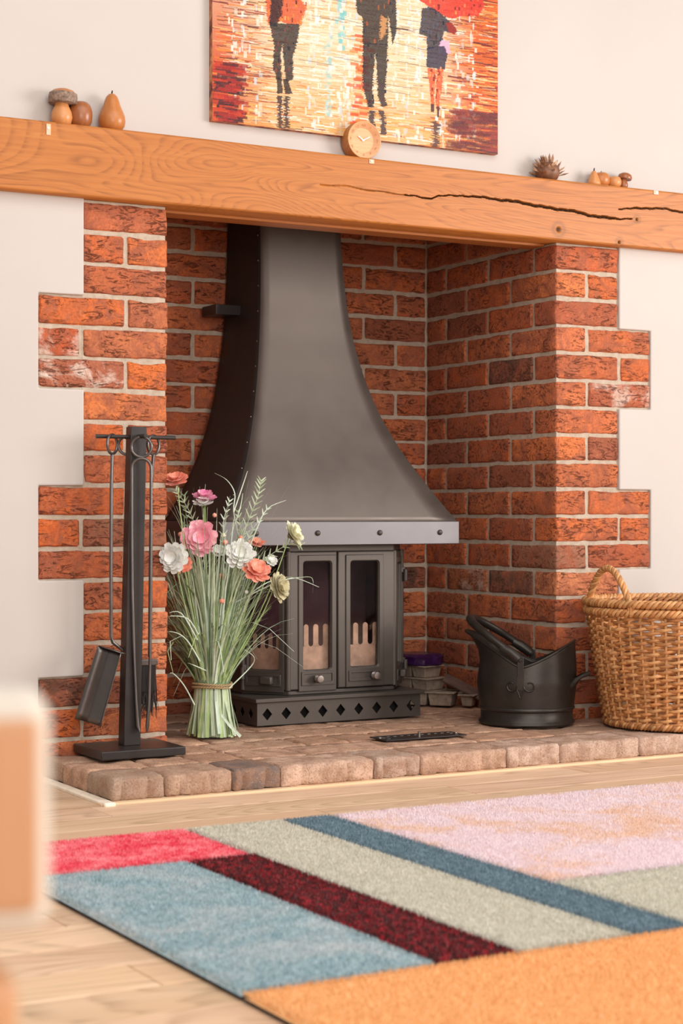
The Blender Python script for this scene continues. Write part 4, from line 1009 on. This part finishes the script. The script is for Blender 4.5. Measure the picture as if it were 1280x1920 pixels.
# ------------------------------------------------------------------ moulded pulp trays, wrap and board behind the stove
def tray(x, y, z, lx, ly, h, rz, label, lip=.006):
    o = thing('pulp_tray', label, 'firelighter tray', (x, y, z), rz, 'moulded pulp firelighter blocks by the recess wall')
    mb = MB(); n = 2 if lx > .1 else 1; w = lx/n
    for k in range(n):
        a = -lx/2 + k*w; t_ = .006
        mb.add([(a+t_, -ly/2+t_, 0), (a+w-t_, -ly/2+t_, 0), (a+w-t_, ly/2-t_, 0), (a+t_, ly/2-t_, 0), (a+.001, -ly/2, h-.004), (a+w-.001, -ly/2, h-.004), (a+w-.001, ly/2, h-.004), (a+.001, ly/2, h-.004)], [(3,2,1,0), (4,5,6,7), (0,1,5,4), (1,2,6,5), (2,3,7,6), (3,0,4,7)])
        if k == 0: mb.build('block', M['pulp'], o, bevel=.002); mb = MB()
    if mb.v: mb.build('block', M['pulp'], o, bevel=.002)
    mb = MB(); mb.box((-lx/2-lip, -ly/2-lip, h-.004), (lx/2+lip, ly/2+lip, h)); mb.build('lip', M['pulp'], o, bevel=.0015); return o
HT = HZ + .0045
tray(1.262, .462, HT, .150, .085, .040, math.radians(-46), 'lowest wide grey pulp tray on the hearth behind the stove plinth')
tray(1.262, .520, HT+.0405, .125, .085, .036, math.radians(-72), 'middle grey pulp tray of the stack beside the stove')
tray(1.260, .522, HT+.077, .110, .078, .035, math.radians(-72), 'top grey pulp tray under the purple wrap')
tray(1.336, .372, HT, .04, .05, .034, math.radians(-50), 'narrow grey pulp block in the recess corner behind the scuttle')
mb = MB(); n_ = 40; prof_ = [(.070, 0), (.074, .006), (.071, .016), (.073, .024), (.062, .032), (.045, .034), (0, .030)]
wr_ = thing('purple_wrap', 'crumpled shiny purple plastic wrap on top of the pulp trays', 'wrapper', (1.266, .532, HT+.1125))
mb.lathe(prof_, (0, 0, 0), 56, wob=lambda a, z: 1 + .10*noise.noise(Vector((math.cos(a)*5, math.sin(a)*5, z*120)))); mb.build('folded_film', M['purple'], wr_, smooth=60)
mb = MB(); 
Mb_ = Matrix.Translation((1.318, .400, HT+.060)) @ Matrix.Rotation(math.radians(-42), 4, 'Z') @ Matrix.Rotation(math.radians(26), 4, 'Y') @ Matrix.Rotation(math.radians(24), 4, 'X')
mb.box((-.045, -.022, -.003), (.075, .022, .003), M=Mb_); o = mb.build('dark_board', M['darkboard'], bevel=.001); tag(o, 'thin dark board leaning over pulp blocks behind the coal scuttle', 'board')

# ------------------------------------------------------------------ dried style flower bunch
FBX, FBY = .386, .108
fb = thing('flower_bunch', 'standing bunch of green grass and faux flowers tied with twine on the hearth', 'flower bunch', (FBX, FBY, HT))
FB = Vector(fb.location); KD = (FB - CAM).dot(F_)
def loc(px, py, dd=0): return atd(px, py, KD + dd) - FB
def gmat(name, cs, rough=.6):
    t = NT(name); v = t.coord(scale=(1, 1, .15)); t.col(t.ramp(t.noise(v, 120, 2), [(.3, cs[0]), (.5, cs[1]), (.7, cs[2])])); t.rough(rough); t.set(**{'Subsurface Weight': 0.0}); return t.m
GM = [gmat('grass_sage', [(.34,.42,.26), (.46,.55,.36), (.58,.66,.47)]), gmat('grass_green', [(.28,.42,.14), (.40,.54,.22), (.50,.63,.32)]), gmat('grass_pale', [(.52,.63,.48), (.64,.75,.60), (.72,.82,.68)]), gmat('grass_dark', [(.13,.19,.10), (.19,.27,.14), (.27,.34,.20)])]
def ribbon(mb, pts, w0, w1, side, mi=0, fold=.25):
    q = []
    for p in pts:                                       # keep clear of the brick pier and the hood
        p = Vector(p)
        if FB.y + p.y > -.012 and FB.x + p.x < .226: p.x = .226 - FB.x
        if p.z > .42 and FB.y + p.y > .188: p.y = .188 - FB.y
        q.append(p)
    pts = q; n = len(pts); vs = []
    for i, p in enumerate(pts):
        t_ = (pts[min(i+1, n-1)] - pts[max(i-1, 0)]).normalized(); s_ = (side - t_*side.dot(t_)).normalized(); nn = s_.cross(t_)
        w = (w0 + (w1-w0)*(i/(n-1))**1.5)/2
        vs += [p - s_*w, p + nn*w*fold, p + s_*w]
    mb.add(vs, [f for i in range(n-1) for f in ((3*i, 3*i+1, 3*i+4, 3*i+3), (3*i+1, 3*i+2, 3*i+5, 3*i+4))], mi)
r4 = random.Random(21); mb = MB()
ZW = .128                                               # waist height of the tie
for k in range(430):
    a = r4.uniform(0, 2*math.pi); rr_ = .040*math.sqrt(r4.uniform(.15, 1)); d = Vector((math.cos(a), math.sin(a), 0))
    H = r4.choice((.30, .36, .42, .48, .52)) + r4.uniform(-.04, .04)
    spread = r4.uniform(.05, .135)*(rr_/.040); bend = r4.uniform(0, .05) + (.16 if r4.random() < .06 else 0)
    pts = []; N = 9; b0 = d*rr_; tw = Vector((r4.uniform(-1, 1), r4.uniform(-1, 1), 0))*.02
    for i in range(N):
        t_ = i/(N-1); p = b0 + d*(spread*t_**1.15 + bend*t_**3.5) + tw*t_*t_ + Vector((0, 0, ZW + (H - ZW + .0)*t_ - bend*.9*t_**5)); pts.append(p)
    mi = r4.choice((0, 0, 1, 1, 2, 2, 3)) if H < .46 else r4.choice((0, 0, 2, 3))
    ribbon(mb, pts, r4.uniform(.0055, .0085), .0012, Vector((math.cos(a+1.57+r4.uniform(-.6, .6)), math.sin(a+1.57+r4.uniform(-.6, .6)), 0)), mi)
tag(mb.build('grass_blades', GM, fb), kind='stuff')
mb = MB()                                               # thin wisps
for k in range(80):
    a = r4.uniform(0, 2*math.pi); d = Vector((math.cos(a), math.sin(a), 0)); H = r4.uniform(.42, .67); sp_ = r4.uniform(.04, .16); bd = r4.uniform(0, .07); pts = []
    tw = Vector((r4.uniform(-1, 1), r4.uniform(-1, 1), 0))*.04
    for i in range(10): t_ = i/9; pts.append(d*(.02 + sp_*t_**1.2 + bd*t_**4) + tw*t_*t_ + Vector((0, 0, ZW + (H-ZW)*t_ - bd*.8*t_**5)))
    ribbon(mb, pts, .0022, .0006, Vector((math.cos(a+1.57), math.sin(a+1.57), 0)), r4.choice((0, 2, 2)))
for path in ([(440,1130),(490,1105),(530,1088),(560,1083),(585,1084),(586,1112)], [(430,1150),(480,1105),(520,1085),(555,1084),(598,1101)], [(375,1240),(350,1200),(325,1185),(288,1186)], [(370,1200),(340,1150),(312,1150)],
             [(430,1290),(470,1250),(476,1232),(458,1218)], [(365,1322),(345,1285),(325,1263),(316,1264)], [(392,1260),(370,1250),(352,1243)], [(372,1190),(352,1160),(320,1155),(308,1160)], [(455,1060),(478,1000),(500,955),(536,938)], [(425,1020),(448,960),(455,925),(403,888)][0:3],
             [(448,1010),(438,960),(440,925),(425,900),(402,887)], [(438,960),(455,910),(464,883)]):
    P_ = [loc(u, v, -.165 if u < 376 else r4.uniform(-.05, .0)) for u, v in path]; Q = []
    for i in range(len(P_)-1):
        for s_ in range(4):
            t_ = s_/4; p0 = P_[max(i-1, 0)]; p1 = P_[i]; p2 = P_[i+1]; p3 = P_[min(i+2, len(P_)-1)]
            Q.append(.5*((2*p1) + (-p0+p2)*t_ + (2*p0-5*p1+4*p2-p3)*t_*t_ + (-p0+3*p1-3*p2+p3)*t_**3))
    Q.append(P_[-1]); ribbon(mb, Q, .0032, .0010, R_.copy() if abs(path[-1][1]-path[0][1]) > 60 else U_.copy(), 2)
tag(mb.build('grass_wisps', GM, fb), kind='stuff')
mb = MB()                                               # cut ends flaring to the hearth
for k in range(120):
    a = 2*math.pi*k/120*3.0 + r4.uniform(-.1, .1); ro = r4.uniform(.050, .070); d = Vector((math.cos(a), math.sin(a), 0)); lay = k % 3
    r0 = .044 - lay*.006; r1 = ro - lay*.008
    p0 = d*r0 + Vector((0, 0, ZW)); z1 = r4.uniform(.0015, .012) if lay == 0 else .0015
    p1 = d*(r0+.004) + Vector((0, 0, ZW*.72)); p2 = d*r1 + Vector((r4.uniform(-.008, .008), r4.uniform(-.008, .008), z1))
    ribbon(mb, [p0, p1, p2], .0075, .0095, Vector((-d.y, d.x, 0)), r4.choice((0, 2, 0, 0, 1)), .1)
p0, p1, p2 = loc(415, 1340, -.06), loc(430, 1360, -.07), loc(451, 1381, -.075); ribbon(mb, [p0, p1, p2], .006, .008, R_.copy(), 2, .1)
tag(mb.build('cut_stems', GM, fb), kind='stuff')
for i in range(2):                                      # twine
    mb = MB(); K = 120
    for st in range(2):
        pts = []
        for k in range(K+1):
            a = 2*math.pi*k/K; ph = k/K*2*math.pi*22 + st*math.pi; rr_ = .0485 + .0018*math.cos(ph)
            pts.append((rr_*math.cos(a), rr_*math.sin(a), ZW + (.0035 if i else -.0035) + .0015*math.sin(a*2+i) + .0018*math.sin(ph)))
        mb.tube(pts, .0019, 5, cap=False)
    mb.build('twine', M['twine'], fb, smooth=60)
mb = MB(); mb.lathe([(.0, .10), (.034, .10), (.043, .128), (.040, .20), (.0, .24)], (0, 0, 0), 20); mb.build('stem_core', GM[3], fb, smooth=60)
# leafy sprays
def spray(path, n, L, mi, dd=0, w=.0042):
    P_ = [loc(u, v, dd) for u, v in path]; mb = MB(); tot = len(P_)-1
    def ev(t_):
        s_ = min(t_*tot, tot-1e-6); i = int(s_); f = s_-i; p0 = P_[max(i-1, 0)]; p1 = P_[i]; p2 = P_[i+1]; p3 = P_[min(i+2, tot)]
        return .5*((2*p1) + (-p0+p2)*f + (2*p0-5*p1+4*p2-p3)*f*f + (-p0+3*p1-3*p2+p3)*f**3)
    mb.tube([ev(k/16) for k in range(17)], [.0014-.0008*k/16 for k in range(17)], 5, mi)
    for k in range(n):
        t_ = .12 + .88*k/(n-1); p = ev(min(t_, 1)); tg_ = (ev(min(1, t_+.02)) - ev(max(0, t_-.02))).normalized()
        for s_ in (-1, 1):
            sd_ = (F_.cross(tg_)).normalized()*s_; dv = (tg_*.8 + sd_*.75 + F_*r4.uniform(-.35, .35)).normalized(); l_ = L*(1.05 - .45*t_)*r4.uniform(.85, 1.1)
            ribbon(mb, [p, p + dv*l_*.35, p + dv*l_*.7 + U_*.001, p + dv*l_ + U_*.001], w*1.0, .0010, tg_, mi, .2)
    mb.build('leaf_spray', GM, fb)
spray([(400,1150),(438,1060),(462,985),(482,935),(489,902)], 15, .030, 0, -.01)
spray([(400,1120),(452,1050),(470,1000),(500,955)], 10, .022, 2, .02)
spray([(430,1120),(462,1075),(500,1045),(545,1018),(562,1022)], 14, .026, 0, -.02)
spray([(385,1120),(375,1030),(358,965),(330,920)], 15, .026, 0, .02)
spray([(372,1120),(362,1050),(352,990),(345,930)], 12, .026, 3, .04)
spray([(420,1120),(425,1050),(418,985),(430,940)], 11, .022, 2, .03)
spray([(430,1130),(440,1060),(452,1010),(446,960)], 11, .022, 0, .05)
def fcol(name, c1, c2, c3=None):
    t = NT(name); g = t.coord('Generated'); v = t.coord(); t.col(t.ramp(t.noise(v, 70, 3, .6), [(.32, c1), (.52, c2), (.72, c3 or c2)])); t.rough(.7); t.set(**{'Subsurface Weight': .0, 'Sheen Weight': .2}); return t.m
FM = {'coral': fcol('petal_coral', (.80,.20,.11), (.88,.33,.22), (.93,.55,.44)), 'pink': fcol('petal_pink', (.84,.26,.36), (.90,.42,.50), (.93,.60,.64)), 'magenta': fcol('petal_magenta', (.60,.10,.25), (.78,.25,.42), (.86,.42,.55)),
      'white': fcol('petal_white', (.72,.72,.66), (.86,.86,.82), (.92,.92,.89)), 'olive': fcol('petal_olive', (.42,.37,.20), (.58,.53,.32), (.68,.63,.42)), 'cream': fcol('petal_cream', (.62,.60,.38), (.78,.76,.54), (.86,.84,.66))}
GC = gmat('flower_calyx', [(.16,.19,.08), (.22,.26,.12), (.30,.33,.18)])
def petal(mb, c, out, nrm, L, w, cup):
    s_ = out.cross(nrm).normalized(); rows = 5; vs = []
    for i in range(rows+1):
        t_ = i/rows; ww = w*float(np.interp(t_, [0, .2, .4, .6, .8, 1], [.30, .55, .82, 1.0, 1.0, .62]))
        p = c + out*(L*t_) + nrm*(cup*L*(t_**2)*.5 - .12*L*t_*(1-t_))
        for j in (-1, -.4, .4, 1): vs.append(p + s_*(ww*j) + nrm*(.10*w*j*j*1.6) + (out*(-.05*L*(abs(j)))) )
    mb.add(vs, [(i*4+j, i*4+j+1, (i+1)*4+j+1, (i+1)*4+j) for i in range(rows) for j in range(3)])
def flower(px, py, rpx, cname, nv, layers=3, dd=0, np_=11, label=None, calyx=True, thin=1.0, stem=True):
    c = loc(px, py, dd); r = 1.1*rpx/FPX*(KD+dd); nrm = (R_*nv[0] + U_*nv[1] - F_*nv[2]).normalized()
    a0 = nrm.cross(U_ if abs(nrm.z) < .9 else R_).normalized(); b0 = nrm.cross(a0)
    mb = MB()
    for l in range(layers):
        f = 1 - l/(layers+.3); n = max(5, int(np_*(.55+.45*f)))
        for k in range(n):
            a = 2*math.pi*(k + .5*(l % 2))/n + r4.uniform(-.12, .12); o_ = a0*math.cos(a) + b0*math.sin(a)
            el = .05 + .95*(1-f); out = (o_*math.cos(el) + nrm*math.sin(el)).normalized(); nn = (nrm*math.cos(el) - o_*math.sin(el)).normalized()
            petal(mb, c + nrm*(.06*r*l), out, nn, r*(.45+.55*f)*r4.uniform(.9, 1.07), r*.30*thin*(.7+.3*f)*(9/np_)**.5, r4.uniform(.05, .5))
    o = mb.build('flower', FM[cname], fb, smooth=70); tag(o, label)
    if calyx:
        q = MB(); Mq = nrm.to_track_quat('Z', 'Y').to_matrix().to_4x4(); q.lathe([(.0015, -r*.30), (r*.22, -r*.14), (r*.40, -.02*r), (0, 0)], c - nrm*.001, 10, M=Mq); q.build('calyx', GC, o, smooth=60)
    if stem:
        q = MB(); b = Vector((c.x*.18, c.y*.18, ZW+.02)); p0 = c - nrm*r*.25; mid = b.lerp(p0, .6) + Vector((c.x*.12, c.y*.12, .0)); 
        q.tube([p0*(1-t_)**2 + mid*(2*t_*(1-t_)) + b*t_*t_ for t_ in [k/12 for k in range(13)]], .0014, 5); q.build('flower_stem', GM[1], o, smooth=60)
flower(331, 903, 24, 'coral', (-.15, .8, .45), 3, -.165, 13, 'coral flower, topmost, beside the brick pier', thin=1.1)
flower(384, 934, 23, 'magenta', (.05, .92, .30), 2, .0, 13, 'deep pink flower seen from the side')
flower(381, 946, 19, 'white', (-.05, .95, .30), 2, -.02, 15, 'small white flower under the deep pink one')
flower(373, 1010, 32, 'pink', (.12, .15, 1), 4, -.09, 11, 'large open pink flower')
flower(326, 1046, 28, 'white', (-.28, .12, 1), 4, -.185, 11, 'large white flower at the left edge')
flower(346, 1058, 14, 'coral', (.2, -.2, 1), 3, -.14, 9, 'small coral flower half behind the white one')
flower(450, 1040, 28, 'white', (.15, .35, 1), 4, -.09, 12, 'white flower in the middle', thin=.9)
flower(480, 1073, 27, 'coral', (.30, .75, .75), 3, -.10, 11, 'coral flower at the right, below the white')
flower(547, 1003, 26, 'cream', (.85, .45, .25), 3, -.04, 13, 'cream flower facing right', thin=.9)
flower(519, 1101, 27, 'olive', (.75, .15, .45), 4, -.08, 12, 'olive beige flower drooping right', thin=.95)
flower(481, 1020, 16, 'coral', (.1, .9, .4), 2, .02, 9)
flower(344, 1052, 15, 'pink', (.3, 0, 1), 3, -.02, 9)
flower(420, 1085, 15, 'coral', (.1, .9, .3), 2, .04, 9)
flower(508, 1052, 12, 'white', (.4, .5, .7), 2, .0, 11)
flower(411, 1034, 13, 'white', (0, .5, .8), 2, .02, 11)
for px, py, r_, cn, dd in ((402, 966, 4.5, 'coral', 0), (419, 1004, 5, 'cream', -.03), (422, 1017, 5.5, 'coral', -.04), (451, 1009, 5, 'coral', -.03), (416, 1127, 5, 'coral', -.11), (335, 1073, 4, 'coral', -.1), (338, 1002, 5, 'coral', .03), (462, 1110, 4, 'white', -.08)):
    c = loc(px, py, dd); r = r_/FPX*KD; q = MB(); q.lathe([(0, -r), (r*.7, -r*.7), (r, 0), (r*.7, r*.7), (0, r)], c, 10); o = q.build('berry', FM[cn], fb, smooth=80)

# ------------------------------------------------------------------ rug, each colour field a part with its own pile
rug = thing('patchwork_rug', 'thick pile rug with pink, blue, red, cream and orange colour blocks', 'rug', (0, 0, .0005))
PL = {}
PL['pink'] = mat_pile('pile_pink', [(.25, (.70,.53,.56)), (.5, (.80,.67,.70)), (.75, (.87,.78,.81))], 105, 5, [(.50, (0,0,0)), (.60, (.8,.8,.8))], (.78,.53,.36))
PL['blue'] = mat_pile('pile_blue', [(.28, (.09,.15,.185)), (.5, (.17,.25,.30)), (.72, (.28,.37,.42))], 100)
PL['bluebig'] = mat_pile('pile_blue_mottled', [(.27, (.20,.32,.36)), (.5, (.34,.46,.50)), (.73, (.56,.67,.69))], 90, 8, [(.44, (0,0,0)), (.60, (.65,.65,.65))], (.60,.60,.60))
PL['cream'] = mat_pile('pile_cream', [(.25, (.50,.47,.38)), (.5, (.62,.59,.50)), (.75, (.77,.74,.66))], 100)
PL['red'] = mat_pile('pile_red', [(.3, (.66,.02,.06)), (.5, (.82,.07,.12)), (.75, (.92,.33,.36))], 85, 12, [(.45, (0,0,0)), (.62, (.9,.9,.9))], (.93,.44,.46))
PL['maroon'] = mat_pile('pile_maroon', [(.38, (.040,.012,.012)), (.5, (.12,.018,.02)), (.60, (.38,.02,.03)), (.72, (.62,.03,.05))], 75)
PL['orange'] = mat_pile('pile_orange', [(.25, (.76,.38,.15)), (.5, (.84,.48,.21)), (.75, (.90,.58,.31))], 150)
M['rugback'] = simple('rug_groove', (.045, .04, .045), .95)
RX0, RX1, RYF, RYN = -.548, 1.75, -.845, -2.75
mb = MB(); mb.box((RX0+.004, RYN+.004, 0), (RX1-.004, RYF-.004, .0075)); mb.build('rug_backing', M['rugback'], rug)
fields = [('red', RX0, -.128, -1.130, RYF), ('bluebig', RX0, -.255, -1.945, -1.138), ('maroon', -.247, -.122, -1.945, -1.138), ('cream', -.120, .082, -1.945, RYF), ('blue', .088, .192, -1.945, RYF),
          ('pink', .198, RX1, -1.585, RYF), ('cream', .198, .500, -1.945, -1.592), ('bluebig', .506, RX1, -1.945, -1.592), ('orange', RX0, RX1, RYN, -1.952)]
rg = np.random.RandomState(9)
for nm, x0, x1, y0, y1 in fields:
    g = .012; nxx, nyy = max(2, int((x1-x0)/g)), max(2, int((y1-y0)/g))
    gx_, gy_ = np.meshgrid(np.linspace(x0+.001, x1-.001, nxx), np.linspace(y0+.001, y1-.001, nyy), indexing='ij')
    edge = np.minimum(np.minimum(gx_-x0, x1-gx_), np.minimum(gy_-y0, y1-gy_)); zz_ = .0115 + .0012*rg.rand(*gx_.shape); zz_[edge < .004] = .006
    base = np.stack([gx_, gy_, zz_], -1).reshape(-1, 3); i, j = np.meshgrid(np.arange(nxx-1), np.arange(nyy-1), indexing='ij'); a = (i*nyy+j).ravel()
    quads = np.stack([a, a+nyy, a+nyy+1, a+1], -1)
    st = .0026; A_x, A_y = np.meshgrid(np.arange(x0+.001, x1-.001, st), np.arange(y0+.001, y1-.001, st), indexing='ij')
    bx_ = (A_x + (rg.rand(*A_x.shape)-.5)*st*1.3).ravel(); by_ = (A_y + (rg.rand(*A_x.shape)-.5)*st*1.3).ravel(); k = by_ > -2.6; bx_, by_ = bx_[k], by_[k]
    n = len(bx_); th_ = rg.rand(n)*math.pi; w = .0011 + .0006*rg.rand(n); h = .0055 + .002*rg.rand(n); lx_ = (rg.rand(n)-.5)*.004; ly_ = (rg.rand(n)-.5)*.004
    B0 = np.stack([bx_-np.cos(th_)*w, by_-np.sin(th_)*w, np.full(n, .0100)], -1); B1 = np.stack([bx_+np.cos(th_)*w, by_+np.sin(th_)*w, np.full(n, .0100)], -1); B2 = np.stack([bx_+lx_, by_+ly_, .0100+h], -1)
    tri = np.stack([B0, B1, B2], 1).reshape(-1, 3); V = np.vstack([base, tri]); nb = len(base)
    li = np.concatenate([quads.ravel(), np.arange(nb, nb+3*n)]).astype(np.int32); ls = np.concatenate([np.arange(0, len(quads)*4, 4), len(quads)*4 + np.arange(0, 3*n, 3)]).astype(np.int32)
    me = bpy.data.meshes.new('pile'); me.vertices.add(len(V)); me.vertices.foreach_set('co', V.astype(np.float32).ravel()); me.loops.add(len(li)); me.loops.foreach_set('vertex_index', li)
    me.polygons.add(len(ls)); me.polygons.foreach_set('loop_start', ls); me.update(calc_edges=True)
    o = put(me, 'colour_block', PL[nm], rug); lb = {'red': 'mottled red block', 'bluebig': 'mottled light blue block', 'maroon': 'dark maroon strip speckled red', 'cream': 'cream grey strip', 'blue': 'slate blue strip', 'pink': 'pale pink block with tan flecks', 'orange': 'wide orange block nearest'}[nm]
    tag(o, lb)

# ------------------------------------------------------------------ armchair corner, very near and out of focus
cA = atd(8, 1530, .76); cA.z = 0
ch = thing('armchair', 'blurred pale wooden chair with cream padding at the left edge, nearest the camera', 'chair', (cA.x, cA.y, 0), -YAW + math.radians(13))
t = NT('cream_cloth'); v = t.coord(); t.col(t.ramp(t.noise(v, 400, 2), [(.3, (.62,.545,.46)), (.7, (.67,.60,.52))])); t.rough(.9); M['cloth'] = t.m
M['chairwood'] = mat_wood('chair_wood', (.56,.29,.15), (.50,.235,.11), along=2, rough=.4)
def rbox(lo, hi, name, mat, r): mb = MB(); mb.box(lo, hi); o = mb.build(name, mat, ch, bevel=r, seg=6); return o
rbox((-.20, -.004, .4425), (.0196, .055, .5435), 'padded_arm', M['cloth'], .011)
rbox((-.19, -.011, .4535), (.0138, -.003, .5345), 'arm_facing', M['chairwood'], .0038)
rbox((-.19, .008, .405), (-.012, .045, .443), 'arm_rail', M['chairwood'], .008)
for x, y in ((-.19, .0), (-.026, .0), (-.19, .30), (-.026, .30)): rbox((x, y, .0004), (x+.032, y+.036, .424), 'leg', M['chairwood'], .012)
rbox((-.19, .305, .395), (-.014, .335, .425), 'back_rail', M['chairwood'], .008)
for x in (-.186, -.024): rbox((x, .03, .37), (x+.026, .31, .400), 'side_rail', M['chairwood'], .006)
